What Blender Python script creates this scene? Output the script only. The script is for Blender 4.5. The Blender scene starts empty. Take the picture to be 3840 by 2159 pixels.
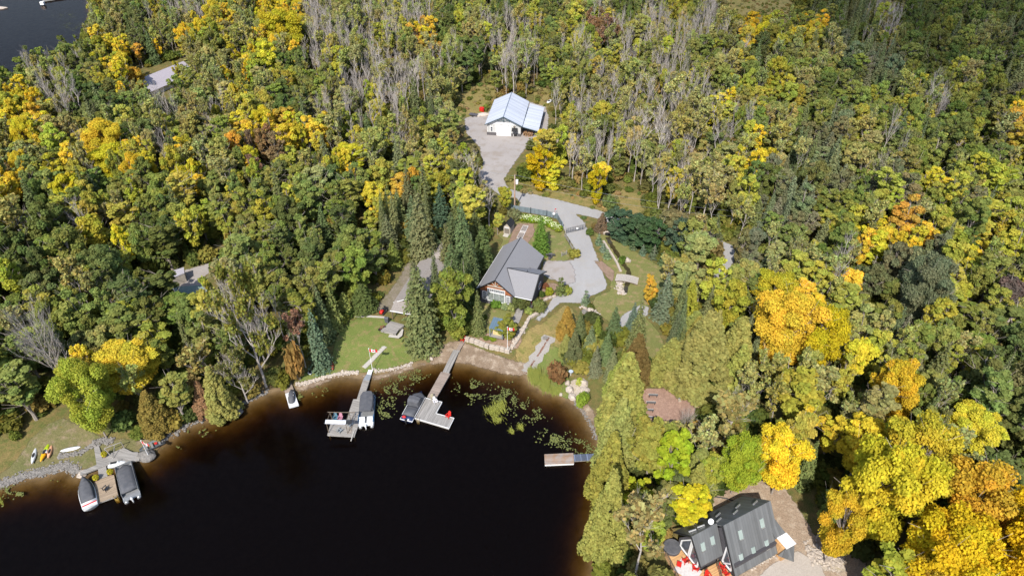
import bpy, math, random
import numpy as np
from mathutils import Vector, Matrix, noise
from mathutils.geometry import delaunay_2d_cdt
random.seed(7); RS = np.random.RandomState(11)
R = math.radians
# ------------------------------------------------------------------ camera, sky, sun, exposure
F = 2562.0; TH = R(38); HC = 87.0
sc = bpy.context.scene; col = sc.collection
cam = bpy.data.cameras.new('camera'); camo = bpy.data.objects.new('camera', cam); col.objects.link(camo)
camo.location = (0, 0, HC); camo.rotation_euler = (math.pi/2-TH, 0, 0)
cam.sensor_width = 36; cam.lens = 36*F/3840; cam.clip_end = 3000; cam.clip_start = 1
sc.camera = camo
SUN_AZ = math.atan2(-2.45, -8.85); SUN_EL = R(47)
w = bpy.data.worlds.new("World"); sc.world = w; w.use_nodes = True
nt = w.node_tree; sky = nt.nodes.new('ShaderNodeTexSky'); sky.sky_type = 'NISHITA'; sky.sun_disc = False
sky.sun_elevation = SUN_EL; sky.sun_rotation = math.atan2(-2.45, -8.85)
nt.links.new(sky.outputs[0], nt.nodes['Background'].inputs[0]); nt.nodes['Background'].inputs[1].default_value = 0.15
sl = bpy.data.lights.new('sun', 'SUN'); sl.energy = 4.3; sl.angle = R(0.5); sl.color = (1, .95, .86)
so = bpy.data.objects.new('sun', sl); col.objects.link(so)
sdir = Vector((math.sin(SUN_AZ)*math.cos(SUN_EL), math.cos(SUN_AZ)*math.cos(SUN_EL), math.sin(SUN_EL)))
so.rotation_euler = sdir.to_track_quat('Z', 'Y').to_euler()
sc.view_settings.view_transform = 'Standard'; sc.view_settings.look = 'None'
sc.view_settings.exposure = 0.7; sc.view_settings.gamma = 1
# ------------------------------------------------------------------ photo pixel -> place on the ground
ST, CT = math.sin(TH), math.cos(TH)
def at(px, py, z=0.0):
    u = (px-1920)/F; v = (py-1079.5)/F
    d = (u, CT-v*ST, -ST-v*CT); t = (z-HC)/d[2]
    return Vector((d[0]*t, d[1]*t, z))
def proj(x, y, z):
    dz = z-HC; dep = y*CT-dz*ST; up = y*ST+dz*CT
    return 1920+F*x/dep, 1079.5-F*up/dep, F/dep
LAKE1 = [(0,1822),(41,1808),(110,1790),(166,1787),(210,1768),(257,1758),(268,1771),(290,1787),(320,1782),(359,1760),(400,1743),(470,1735),(522,1722),(560,1700),(616,1660),(663,1619),(700,1602),(745,1580),(835,1558),(880,1540),(939,1500),(1014,1470),(1060,1462),(1108,1466),(1163,1452),(1204,1434),(1247,1420),(1291,1413),(1349,1418),(1408,1420),(1480,1402),(1553,1379),(1600,1364),(1669,1355),(1774,1361),(1808,1376),(1874,1388),(1923,1402),(1960,1405),(1996,1444),(2040,1470),(2099,1480),(2143,1510),(2179,1543),(2212,1576),(2220,1609),(2240,1645),(2258,1700),(2275,1800),(2262,1900),(2245,2000),(2240,2050),(2235,2159),(2225,2400),(2225,3200),(-900,3200),(-900,2000)]
LAKE2 = [(0,330),(100,285),(200,235),(270,195),(315,130),(338,60),(330,-20),(330,-90),(-500,-90),(-500,330)]
LK = [[at(*p).xy for p in L] for L in (LAKE1, LAKE2)]
def sdist(P, poly):
    P = np.atleast_2d(P); A = np.array(poly, float); B = np.roll(A, -1, 0)
    best = np.full(len(P), 1e9); ins = np.zeros(len(P), bool)
    for a, b in zip(A, B):
        ab = b-a; t = np.clip(((P-a)@ab)/max(ab@ab, 1e-9), 0, 1)
        q = P-(a+t[:, None]*ab); best = np.minimum(best, np.einsum('ij,ij->i', q, q))
        c = (a[1] > P[:, 1]) != (b[1] > P[:, 1])
        if abs(b[1]-a[1]) > 1e-12:
            ins ^= c & (P[:, 0] < (b[0]-a[0])*(P[:, 1]-a[1])/(b[1]-a[1])+a[0])
    d = np.sqrt(best); return np.where(ins, d, -d)          # >0 inside
def shore(P):
    P = np.atleast_2d(P)
    return np.minimum(-sdist(P, LK[0]), -sdist(P, LK[1]))   # >0 on land
HX = [-60, -14, -7, -3.5, -1, 0, .5, 1.5, 4, 8, 12, 1000]; HZ = [-6, -5.4, -2.5, -.95, -.2, 0, .12, .3, .6, 1.6, 2, 2]
def Hn(P): return np.interp(shore(P), HX, HZ)
def H(x, y): return float(Hn([[x, y]])[0])
def gat(px, py, dz=0.0):
    z = 2.0
    for _ in range(6):
        p = at(px, py, z+dz); z = .3*z+.7*H(p.x, p.y)
    p = at(px, py, z+dz); p.z = H(p.x, p.y); return p
# ------------------------------------------------------------------ materials
MATS = {}
def nmat(name):
    m = bpy.data.materials.new(name); m.use_nodes = True
    t = m.node_tree; return m, t, t.nodes['Principled BSDF']
def N(t, typ, **kw):
    n = t.nodes.new(typ)
    for k, v in kw.items(): setattr(n, k, v)
    return n
def noise_fac(t, scale, lo=.35, hi=.65, detail=4, coord='Object', rough=.6, vec=None, stretch=None):
    tc = N(t, 'ShaderNodeTexCoord'); src = tc.outputs[coord]
    if stretch:
        mp = N(t, 'ShaderNodeMapping'); mp.inputs['Scale'].default_value = stretch; t.links.new(src, mp.inputs[0]); src = mp.outputs[0]
    n = N(t, 'ShaderNodeTexNoise'); n.inputs['Scale'].default_value = scale; n.inputs['Detail'].default_value = detail
    n.inputs['Roughness'].default_value = rough; t.links.new(src, n.inputs['Vector'])
    mr = N(t, 'ShaderNodeMapRange'); mr.inputs[1].default_value = lo; mr.inputs[2].default_value = hi
    t.links.new(n.outputs[0], mr.inputs[0]); return mr.outputs[0]
def mixc(t, f, a, b, mode='MIX'):
    m = N(t, 'ShaderNodeMix', data_type='RGBA', blend_type=mode)
    for s, i in ((f, 0), (a, 6), (b, 7)):
        if hasattr(s, 'links'): t.links.new(s, m.inputs[i])
        elif i == 0: m.inputs[0].default_value = s
        else: m.inputs[i].default_value = (*s, 1)
    return m.outputs[2]
def mat(name, c, rough=.7, c2=None, scale=3.0, metal=0.0, bump=0.0, stripe=None, stripew=.14, stripec=.45, stretch=None, spec=None, lo=.35, hi=.65):
    if name in MATS: return MATS[name]
    m, t, b = nmat(name); c = tuple(x*.87 for x in c); c2 = tuple(x*.87 for x in c2) if c2 else None
    if c2 is None: c2 = tuple(x*.8 for x in c)
    f = noise_fac(t, scale, lo, hi, stretch=stretch); out = mixc(t, f, c, c2)
    if stripe is not None:
        tc = N(t, 'ShaderNodeTexCoord'); sp = N(t, 'ShaderNodeSeparateXYZ'); t.links.new(tc.outputs['Object'], sp.inputs[0])
        d = N(t, 'ShaderNodeMath', operation='DIVIDE'); t.links.new(sp.outputs[stripe], d.inputs[0]); d.inputs[1].default_value = stripew
        fr = N(t, 'ShaderNodeMath', operation='FRACT'); t.links.new(d.outputs[0], fr.inputs[0])
        g = N(t, 'ShaderNodeMath', operation='LESS_THAN'); t.links.new(fr.outputs[0], g.inputs[0]); g.inputs[1].default_value = .13
        out = mixc(t, g.outputs[0], out, tuple(x*stripec for x in c))
        fl = N(t, 'ShaderNodeMath', operation='FLOOR'); t.links.new(d.outputs[0], fl.inputs[0])
        wn = N(t, 'ShaderNodeTexWhiteNoise', noise_dimensions='1D'); t.links.new(fl.outputs[0], wn.inputs['W'])
        mr = N(t, 'ShaderNodeMapRange'); mr.inputs[3].default_value = .78; mr.inputs[4].default_value = 1.1; t.links.new(wn.outputs[0], mr.inputs[0])
        cc = N(t, 'ShaderNodeCombineColor')
        for i in range(3): t.links.new(mr.outputs[0], cc.inputs[i])
        out = mixc(t, 1.0, out, cc.outputs[0], 'MULTIPLY')
    t.links.new(out, b.inputs['Base Color']); b.inputs['Roughness'].default_value = rough; b.inputs['Metallic'].default_value = metal
    if spec is not None: b.inputs['Specular IOR Level'].default_value = spec
    if bump:
        bp = N(t, 'ShaderNodeBump'); bp.inputs['Strength'].default_value = bump; bp.inputs['Distance'].default_value = .05
        t.links.new(f, bp.inputs['Height']); t.links.new(bp.outputs[0], b.inputs['Normal'])
    MATS[name] = m; return m
def zone_mat(name, c1, c2, c3=None, s1=.25, s2=3.0, edge=1.0, rough=.95, streak=None, con=1.0):
    """ground cover with a ragged natural border, read from the sheet's own distance-to-border attribute"""
    m, t, b = nmat(name); c1, c2 = (tuple(x*.87 for x in q) for q in (c1, c2)); c3 = tuple(x*.87 for x in c3) if c3 else None
    f1 = noise_fac(t, s1, .3, .7, stretch=streak); f2 = noise_fac(t, s2, .3, .7, detail=6)
    o = mixc(t, f1, c1, c2)
    if c3: o = mixc(t, noise_fac(t, s1*2.7, .5, .68), o, c3)
    f3 = mixc(t, f2, (1-.32*con,)*3, (1+.28*con,)*3); o = mixc(t, 1.0, o, f3, 'MULTIPLY')
    t.links.new(o, b.inputs['Base Color']); b.inputs['Roughness'].default_value = rough; b.inputs['Specular IOR Level'].default_value = .2
    bp = N(t, 'ShaderNodeBump'); bp.inputs['Strength'].default_value = .5*con; bp.inputs['Distance'].default_value = .06
    t.links.new(f2, bp.inputs['Height']); t.links.new(bp.outputs[0], b.inputs['Normal'])
    a = N(t, 'ShaderNodeAttribute', attribute_name='edge'); nf = noise_fac(t, 1.1, .25, .75, detail=6)
    ad = N(t, 'ShaderNodeMath', operation='MULTIPLY_ADD'); t.links.new(a.outputs['Fac'], ad.inputs[0]); ad.inputs[1].default_value = 1.9/edge
    t.links.new(nf, ad.inputs[2])
    mr = N(t, 'ShaderNodeMapRange'); mr.inputs[1].default_value = .85; mr.inputs[2].default_value = 1.35; t.links.new(ad.outputs[0], mr.inputs[0])
    t.links.new(mr.outputs[0], b.inputs['Alpha'])
    return m
# ------------------------------------------------------------------ object helpers
class MB:
    def __init__(s): s.v = []; s.f = []; s.m = []
    def add(s, V, Fc, mi=0):
        k = len(s.v); s.v += [tuple(p) for p in V]; s.f += [tuple(i+k for i in f) for f in Fc]; s.m += [mi]*len(Fc); return s
    def box(s, c, d, rz=0, mi=0, rx=0, ry=0):
        M = Matrix.Translation(c) @ Matrix.Rotation(rz, 4, 'Z') @ Matrix.Rotation(ry, 4, 'Y') @ Matrix.Rotation(rx, 4, 'X')
        V = [M @ Vector((x*d[0]/2, y*d[1]/2, z*d[2]/2)) for x in (-1, 1) for y in (-1, 1) for z in (-1, 1)]
        return s.add(V, [(0,1,3,2),(4,6,7,5),(0,4,5,1),(2,3,7,6),(0,2,6,4),(1,5,7,3)], mi)
    def tube(s, p, q, r, r2=None, n=6, mi=0, cap=True):
        p = Vector(p); q = Vector(q); r2 = r if r2 is None else r2
        d = (q-p).normalized(); a = d.orthogonal().normalized(); b = d.cross(a); V = []
        for c, rr in ((p, r), (q, r2)):
            V += [c+a*rr*math.cos(2*math.pi*i/n)+b*rr*math.sin(2*math.pi*i/n) for i in range(n)]
        Fc = [(i, (i+1) % n, n+(i+1) % n, n+i) for i in range(n)]
        if cap: Fc += [tuple(range(n))[::-1], tuple(range(n, 2*n))]
        return s.add(V, Fc, mi)
    def path(s, pts, r, n=5, mi=0):
        for a, b in zip(pts, pts[1:]): s.tube(a, b, r, n=n, mi=mi)
        return s
    def prism(s, poly, z0, z1, mi=0):
        n = len(poly); V = [(p[0], p[1], z0) for p in poly]+[(p[0], p[1], z1) for p in poly]
        A = sum(poly[i][0]*poly[(i+1) % n][1]-poly[(i+1) % n][0]*poly[i][1] for i in range(n))
        Fc = [(i, (i+1) % n, n+(i+1) % n, n+i) for i in range(n)]+[tuple(range(n))[::-1], tuple(range(n, 2*n))]
        if A < 0: Fc = [f[::-1] for f in Fc]
        return s.add(V, Fc, mi)
    def slab(s, q, t, mi=0):           # thick plate from a planar ring q, thickness t downwards
        n = len(q); q = [Vector(p) for p in q]; V = q+[p-Vector((0, 0, t)) for p in q]
        return s.add(V, [tuple(range(n)), tuple(range(n, 2*n))[::-1]]+[(i, n+i, n+(i+1) % n, (i+1) % n) for i in range(n)], mi)
    def loft(s, rings, mi=0, closed=True, caps=True):
        n = len(rings[0]); V = [p for r in rings for p in r]; Fc = []
        for k in range(len(rings)-1):
            for i in range(n if closed else n-1):
                j = (i+1) % n; Fc.append((k*n+i, k*n+j, (k+1)*n+j, (k+1)*n+i))
        if caps: Fc += [tuple(range(n))[::-1], tuple(range((len(rings)-1)*n, len(rings)*n))]
        return s.add(V, Fc, mi)
    def blob(s, c, d, n=2, j=.2, seed=0, mi=0):    # rough boulder
        import bmesh
        bm = bmesh.new(); bmesh.ops.create_icosphere(bm, subdivisions=n, radius=1); rr = random.Random(seed)
        off = Vector((rr.random()*50, rr.random()*50, rr.random()*50)); V = []
        for v in bm.verts:
            k = 1+j*noise.noise(v.co*1.3+off)*2; V.append((c[0]+v.co.x*d[0]/2*k, c[1]+v.co.y*d[1]/2*k, c[2]+v.co.z*d[2]/2*k))
        Fc = [tuple(v.index for v in f.verts) for f in bm.faces]; bm.free(); return s.add(V, Fc, mi)
    def mesh(s, name, mats, smooth=False):
        me = bpy.data.meshes.new(name); me.from_pydata(s.v, [], s.f)
        for m in (mats if isinstance(mats, (list, tuple)) else [mats]): me.materials.append(m)
        me.polygons.foreach_set('material_index', s.m)
        if smooth: me.polygons.foreach_set('use_smooth', [True]*len(s.f))
        me.update(); return me
    def build(s, name, mats, parent=None, smooth=False, loc=None, rz=None, label=None):
        o = bpy.data.objects.new(name, s.mesh(name, mats, smooth)); col.objects.link(o)
        if parent: o.parent = parent
        if loc is not None: o.location = loc
        if rz is not None: o.rotation_euler = (0, 0, rz)
        if label: o['label'] = label
        return o
def tag(o, label, cat, group=None, kind=None):
    if label: o['label'] = label
    if cat: o['category'] = cat
    if group: o['group'] = group
    if kind: o['kind'] = kind
    return o
def thing(name, label, cat, loc, rz=0, group=None):
    o = bpy.data.objects.new(name, None); col.objects.link(o); o.location = loc; o.rotation_euler = (0, 0, rz); o.empty_display_size = .3
    return tag(o, label, cat, group)
def dup(root, loc, rz, label, scale=None, colr=None):
    def cp(o, par):
        c = o.copy(); col.objects.link(c); c.parent = par
        if colr and o.type == 'MESH': c.color = colr
        for ch in kids.get(o.name, []): cp(ch, c)
        return c
    kids = {}
    for ch in root.children_recursive: kids.setdefault(ch.parent.name, []).append(ch)
    r = cp(root, None); r.location = loc; r.rotation_euler = (0, 0, rz); r['label'] = label
    if scale: r.scale = scale
    return r
def struct(o): o['kind'] = 'structure'; return o
# ------------------------------------------------------------------ terrain, water
def axis(lo, hi, step, flo, fhi, grow=1.12):
    a = list(np.arange(lo, hi, step)); s = step
    while a[-1] < fhi: s = min(s*grow, 6); a.append(a[-1]+s)
    s = step
    while a[0] > flo: s = min(s*grow, 6); a.insert(0, a[0]-s)
    return np.array(a)
xs = axis(-75, 45, .8, -420, 420); ys = axis(45, 125, .8, -40, 520)
X, Y = np.meshgrid(xs, ys); P = np.stack([X.ravel(), Y.ravel()], 1); Z = Hn(P)
nx, ny = len(xs), len(ys)
me = bpy.data.meshes.new('ground'); idx = np.arange(nx*ny).reshape(ny, nx)
Q = np.stack([idx[:-1, :-1], idx[:-1, 1:], idx[1:, 1:], idx[1:, :-1]], -1).reshape(-1, 4)
me.from_pydata(np.column_stack([P, Z]).tolist(), [], Q.tolist()); me.polygons.foreach_set('use_smooth', [True]*len(Q))
m, t, b = nmat('forest_floor')
f1 = noise_fac(t, .12, .35, .65); f2 = noise_fac(t, .9, .35, .65, detail=6); f3 = noise_fac(t, 6, .3, .7, detail=5)
o = mixc(t, f1, (.12, .10, .035), (.20, .135, .06)); o = mixc(t, f2, o, (.085, .095, .028)); o = mixc(t, 1.0, o, mixc(t, f3, (.6,)*3, (1.35,)*3), 'MULTIPLY')
geo = N(t, 'ShaderNodeNewGeometry'); sp = N(t, 'ShaderNodeSeparateXYZ'); t.links.new(geo.outputs['Position'], sp.inputs[0])
mr = N(t, 'ShaderNodeMapRange'); mr.inputs[1].default_value = .12; mr.inputs[2].default_value = .45; t.links.new(sp.outputs[2], mr.inputs[0])
bed = mixc(t, noise_fac(t, .5, .3, .7, detail=6), (.2, .14, .08), (.10, .07, .038)); o = mixc(t, mr.outputs[0], bed, o)
t.links.new(o, b.inputs['Base Color']); b.inputs['Roughness'].default_value = .95; b.inputs['Specular IOR Level'].default_value = .1
me.materials.append(m); g = bpy.data.objects.new('ground', me); col.objects.link(g); struct(g)
m = bpy.data.materials.new('lake_water'); m.use_nodes = True; t = m.node_tree; t.nodes.clear()
out = N(t, 'ShaderNodeOutputMaterial'); mx = N(t, 'ShaderNodeMixShader'); fr = N(t, 'ShaderNodeFresnel'); fr.inputs[0].default_value = 1.33
tr = N(t, 'ShaderNodeBsdfTransparent'); gl = N(t, 'ShaderNodeBsdfGlossy'); gl.inputs['Roughness'].default_value = .06; gl.inputs['Color'].default_value = (.44, .36, .32, 1)
bp = N(t, 'ShaderNodeBump'); bp.inputs['Strength'].default_value = .35; bp.inputs['Distance'].default_value = .05
t.links.new(noise_fac(t, 1.4, .2, .8, detail=5, stretch=(1, .6, 1)), bp.inputs['Height'])
for n_ in (fr, gl): t.links.new(bp.outputs[0], n_.inputs['Normal'])
t.links.new(fr.outputs[0], mx.inputs[0]); t.links.new(tr.outputs[0], mx.inputs[1]); t.links.new(gl.outputs[0], mx.inputs[2]); dfs = N(t, 'ShaderNodeBsdfDiffuse'); dfs.inputs[0].default_value = (.0018, .0011, .0009, 1); ads = N(t, 'ShaderNodeAddShader'); t.links.new(mx.outputs[0], ads.inputs[0]); t.links.new(dfs.outputs[0], ads.inputs[1]); t.links.new(ads.outputs[0], out.inputs['Surface'])
va = N(t, 'ShaderNodeVolumeAbsorption'); va.inputs[0].default_value = (.58, .47, .14, 1); va.inputs[1].default_value = 2.3
t.links.new(va.outputs[0], out.inputs['Volume'])
struct(MB().box((0, 235, -5), (830, 540, 10)).build('lake_water', m))
# ------------------------------------------------------------------ ground covers
def zone(name, pts, m, off, step=1.0, kind='structure', dens=4.0):
    poly = []
    for a, b in zip(pts, pts[1:]+pts[:1]):
        n = max(1, int(math.hypot(b[0]-a[0], b[1]-a[1])/28))
        for i in range(n): poly.append((a[0]+(b[0]-a[0])*i/n, a[1]+(b[1]-a[1])*i/n))
    W = [gat(*p).xy for p in poly]; A = np.array([tuple(p) for p in W])
    lo, hi = A.min(0), A.max(0); gx, gy = np.meshgrid(np.arange(lo[0], hi[0], step), np.arange(lo[1], hi[1], step))
    G_ = np.stack([gx.ravel(), gy.ravel()], 1)+RS.uniform(-.2, .2, (gx.size, 2))*step
    d = sdist(G_, A); G_ = G_[d > step*.4]
    V = [Vector(p) for p in A]+[Vector(p) for p in G_]
    r = delaunay_2d_cdt(V, [], [list(range(len(A)))], 1, 1e-4)
    vv = np.array([tuple(p) for p in r[0]]); dd = np.maximum(sdist(vv, A), 0); dd[:len(A)] = np.minimum(dd[:len(A)], .02)
    zz = Hn(vv)+off
    me = bpy.data.meshes.new(name); me.from_pydata(np.column_stack([vv, zz]).tolist(), [], [tuple(f) for f in r[2]])
    at_ = me.attributes.new('edge', 'FLOAT', 'POINT'); at_.data.foreach_set('value', dd.astype('f'))
    me.materials.append(m); me.polygons.foreach_set('use_smooth', [True]*len(me.polygons))
    o = bpy.data.objects.new(name, me); col.objects.link(o); o['kind'] = kind; return o, A
LAWN = zone_mat('lawn_grass', (.12, .16, .035), (.16, .18, .05), (.21, .175, .07), s1=.35, s2=7)
LAWN2 = zone_mat('dry_lawn', (.19, .18, .06), (.15, .165, .05), (.27, .2, .1), s1=.3, s2=6)
DRY = zone_mat('dry_meadow', (.27, .2, .08), (.19, .165, .05), (.15, .15, .04), s1=.3, s2=4, edge=2)
GRAV = zone_mat('grey_gravel', (.37, .36, .355), (.305, .295, .29), (.34, .32, .30), s1=.16, s2=16, edge=.7, con=.8, streak=(1.6,.5,1))
YARD = zone_mat('brown_gravel', (.32, .29, .275), (.36, .33, .315), (.29, .25, .22), s1=.14, s2=18, edge=1.2, con=.5)
SAND = zone_mat('beach_sand', (.27, .20, .14), (.18, .13, .09), (.36, .29, .22), s1=.3, s2=6, edge=1.2)
MULCH = zone_mat('red_mulch', (.34, .22, .17), (.28, .175, .135), (.38, .25, .19), s1=.5, s2=9, edge=.6)
EARTH = zone_mat('bare_earth', (.24, .16, .12), (.3, .205, .15), (.2, .15, .09), s1=.5, s2=7, edge=.8)
PALE = zone_mat('pale_stone_chips', (.5, .43, .35), (.4, .34, .28), (.36, .3, .2), s1=.6, s2=7, edge=1)
PAD = zone_mat('teal_court', (.2, .27, .25), (.23, .3, .27), s1=.4, s2=4, edge=.3)
ZN = {}
CPAD = zone_mat('pale_concrete', (.44, .39, .345), (.39, .345, .3), s1=.3, s2=6, edge=.5, con=.5)
DDRV = zone_mat('brown_drive', (.22, .185, .15), (.17, .15, .09), (.25, .21, .17), s1=.5, s2=8, edge=1.5)
DIRT = zone_mat('sandy_dirt', (.36,.275,.2), (.29,.21,.15), (.42,.34,.26), s1=.4, s2=6)
YDRY = zone_mat('dry_yard', (.165, .14, .065), (.12, .125, .045), (.22, .17, .11), s1=.35, s2=5)
def Z_(name, pts, m, off, step=1.0): o, A = zone(name, pts, m, off, step); ZN.setdefault('all', []).append(A); return o
Z_('meadow_grass', [(2700,-30),(2990,-30),(2960,60),(2860,75),(2760,70),(2700,30)], DRY, .03, 3)
Z_('meadow_grass', [(1690,440),(1730,360),(1800,310),(1870,325),(1870,355),(1845,372),(1822,440),(1760,445)], DRY, .03, 2)
Z_('meadow_grass', [(1880,660),(1960,680),(2110,715),(2260,735),(2330,700),(2420,730),(2430,790),(2380,830),(2320,822),(2247,796),(2109,760),(1990,735),(1900,712)], DRY, .035, 1.5)
Z_('grass_clearing', [(1990,330),(2060,330),(2075,390),(2050,425),(1995,400)], DRY, .03, 2)
Z_('yard_gravel', [(1738,443),(1787,428),(1828,422),(1860,372),(1990,382),(2050,400),(2062,440),(2056,500),(2030,527),(1990,540),(1965,570),(1939,606),(1904,658),(1900,690),(1920,712),(1875,722),(1835,706),(1800,690),(1785,650),(1800,606),(1796,555),(1744,500)], YARD, .045, 1.5)
Z_('garden_lawn', [(1880,720),(1935,735),(1930,790),(2095,835),(2115,850),(2130,900),(2150,930),(2150,965),(2120,985),(2040,985),(1960,1000),(1840,1150),(1960,1170),(1900,1235),(1830,1265),(1790,1250),(1770,1200),(1790,1100),(1800,1060),(1850,970),(1880,900),(1860,880),(1900,830),(1890,780)], LAWN2, .035)
Z_('creek_lawn', [(2225,870),(2290,860),(2330,900),(2400,950),(2500,1010),(2530,1060),(2470,1090),(2440,1140),(2430,1190),(2480,1250),(2500,1300),(2500,1350),(2440,1380),(2400,1340),(2380,1280),(2340,1250),(2250,1190),(2215,1140),(2225,1110),(2280,1090),(2285,1050),(2255,980),(2240,920)], LAWN2, .035)
Z_('slope_grass', [(2110,1135),(2150,1145),(2180,1200),(2150,1260),(2110,1320),(2080,1380),(2040,1440),(1990,1430),(1975,1400),(1960,1390),(1925,1370),(1915,1310),(1975,1225),(2030,1200)], DRY, .035)
Z_('shore_grass', [(1975,1395),(2060,1290),(2110,1300),(2130,1400),(2180,1500),(2140,1505),(2050,1470),(1997,1440)], LAWN, .045)
Z_('cottage_lawn', [(1255,1260),(1310,1200),(1400,1178),(1480,1195),(1500,1250),(1560,1290),(1600,1320),(1600,1350),(1545,1362),(1420,1398),(1340,1402),(1240,1412),(1170,1430),(1110,1440),(1100,1400),(1200,1380),(1240,1330)], LAWN, .04)
Z_('cottage_drive', [(1540,960),(1562,985),(1545,1060),(1500,1150),(1480,1178),(1400,1172),(1425,1125),(1480,1055),(1512,1000)], DDRV, .035)
Z_('side_lawn', [(1640,800),(1700,800),(1720,860),(1680,900),(1620,880)], LAWN, .03)
Z_('dirt_clearing', [(635,1040),(700,1008),(780,985),(840,940),(866,935),(862,968),(820,1005),(775,1035),(765,1090),(700,1130),(650,1100)], YARD, .035, 1.5)
Z_('play_court', [(640,1075),(770,1068),(800,1100),(720,1150),(640,1130)], PAD, .06)
Z_('shore_yard', [(110,1640),(190,1580),(240,1560),(330,1600),(400,1640),(520,1640),(640,1600),(600,1655),(540,1700),(480,1725),(400,1738),(330,1765),(280,1772),(258,1752),(200,1760),(110,1782),(0,1812),(-60,1830),(0,1770),(60,1720)], YDRY, .035)
Z_('beach', [(1600,1320),(1640,1290),(1720,1270),(1800,1300),(1880,1330),(1940,1350),(1990,1360),(1985,1400),(1960,1415),(1900,1412),(1860,1402),(1800,1385),(1760,1370),(1690,1366),(1630,1372),(1600,1372)], SAND, .05)
Z_('shore_sand', [(1100,1440),(1250,1408),(1340,1402),(1420,1400),(1550,1362),(1600,1350),(1610,1370),(1480,1412),(1408,1432),(1349,1430),(1250,1430),(1165,1465),(1108,1475)], SAND, .05)
Z_('shore_sand', [(2140,1505),(2200,1500),(2250,1560),(2260,1650),(2235,1660),(2215,1615),(2205,1582),(2170,1548)], SAND, .05)
Z_('road', [(1833,705),(1869,703),(1916,709),(1999,727),(2109,752),(2247,788),(2313,815),(2420,850),(2560,870),(2680,890),(2750,920),(2765,960),(2740,1010),(2690,1060),(2640,1100),(2620,1080),(2690,1000),(2715,960),(2690,930),(2560,905),(2420,885),(2297,842),(2233,820),(2164,805),(2192,830),(2207,862),(2218,897),(2253,990),(2279,1065),(2278,1082),(2253,1098),(2218,1112),(2190,1140),(2102,1138),(2064,1172),(2020,1213),(1980,1233),(1970,1226),(2020,1180),(2049,1150),(2073,1112),(2116,1098),(2131,1071),(2100,1055),(2061,1050),(2030,1030),(2032,1000),(2050,975),(2100,978),(2150,973),(2157,951),(2148,926),(2131,899),(2120,880),(2109,855),(2092,818),(2010,800),(1935,788),(1949,762),(1935,745),(1874,733)], GRAV, .055)
Z_('parking_gravel', [(2034,975),(2140,975),(2160,1010),(2165,1060),(2120,1075),(2060,1045),(2030,1030)], YARD, .07)
Z_('play_ground', [(1905,900),(1925,850),(1943,835),(2004,838),(2010,870),(1990,905),(1975,925),(1900,930)], EARTH, .06)
Z_('garden_bed', [(2220,975),(2256,975),(2290,1000),(2310,1020),(2300,1060),(2290,1085),(2280,1050)], EARTH, .065)
Z_('garden_bed', [(1700,1262),(1850,1245),(1960,1260),(1975,1225),(1985,1240),(1945,1310),(1900,1320),(1800,1290),(1700,1275)], EARTH, .06)
Z_('garden_bed', [(2035,1060),(2080,1060),(2125,1080),(2110,1105),(2060,1125),(2020,1130),(2020,1090)], EARTH, .075)
Z_('path', [(2330,1180),(2400,1140),(2440,1150),(2430,1185),(2380,1200),(2340,1230),(2310,1220)], GRAV, .05)
Z_('mulch_clearing', [(2400,1455),(2480,1452),(2560,1460),(2640,1470),(2650,1500),(2600,1560),(2500,1600),(2420,1640),(2380,1620),(2380,1540)], MULCH, .05)
Z_('patio', [(2130,1430),(2165,1415),(2205,1440),(2215,1480),(2180,1500),(2150,1500),(2125,1465)], PALE, .06, .6)
Z_('sandy_yard', [(2660,1860),(2800,1790),(2930,1800),(3000,1900),(3060,2000),(3160,2060),(3260,2100),(3260,2260),(2560,2260),(2540,2130),(2600,2020),(2660,1940)], DIRT, .045)
Z_('stone_chips', [(3010,2050),(3090,2040),(3180,2080),(3190,2150),(3090,2150),(3030,2110)], PALE, .07)
Z_('driveway', [(2880,2120),(2990,2060),(3080,2110),(3120,2220),(2860,2220),(2830,2170)], CPAD, .08)
# creek bed
def strip(name, pts, wd, m, off=.08):
    W = [gat(*p) for p in pts]; L_, R_ = [], []
    for i, p in enumerate(W):
        a = W[max(0, i-1)]; b = W[min(len(W)-1, i+1)]; d = (b-a).xy.normalized(); n = Vector((-d.y, d.x)); k = wd*(1+.25*math.sin(i*2.1))
        L_.append(p.xy+n*k/2); R_.append(p.xy-n*k/2)
    V = [(q.x, q.y, H(q.x, q.y)+off) for q in L_+R_[::-1]]; n = len(V)
    mb = MB(); k = len(L_)
    mb.add(V, [(i+1, i, n-1-i, n-2-i) for i in range(k-1)]); return struct(mb.build(name, m))
def interp(pts, n=4):
    o = []
    for a, b in zip(pts, pts[1:]): o += [(a[0]+(b[0]-a[0])*i/n, a[1]+(b[1]-a[1])*i/n) for i in range(n)]
    return o+[pts[-1]]
CRK = mat('creek_water', (.035, .028, .015), .25, (.06, .05, .02), 1.5); RED = mat('iron_mud', (.12, .05, .025), .7, (.2, .09, .05), 3)
COB = mat('river_cobble', (.38, .35, .32), .9, (.24, .22, .2), 9, bump=.6)
strip('creek', interp([(2278,890),(2288,912),(2302,934),(2324,968),(2340,995),(2357,1015),(2358,1040),(2352,1065),(2340,1103)]), .95, CRK)
strip('creek_bank', interp([(2062,1262),(2032,1310),(2000,1360),(1975,1398)]), 2.3, COB, .09)
strip('creek', interp([(2058,1266),(2030,1315),(1998,1362),(1972,1402)]), .35, RED, .13)
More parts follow.
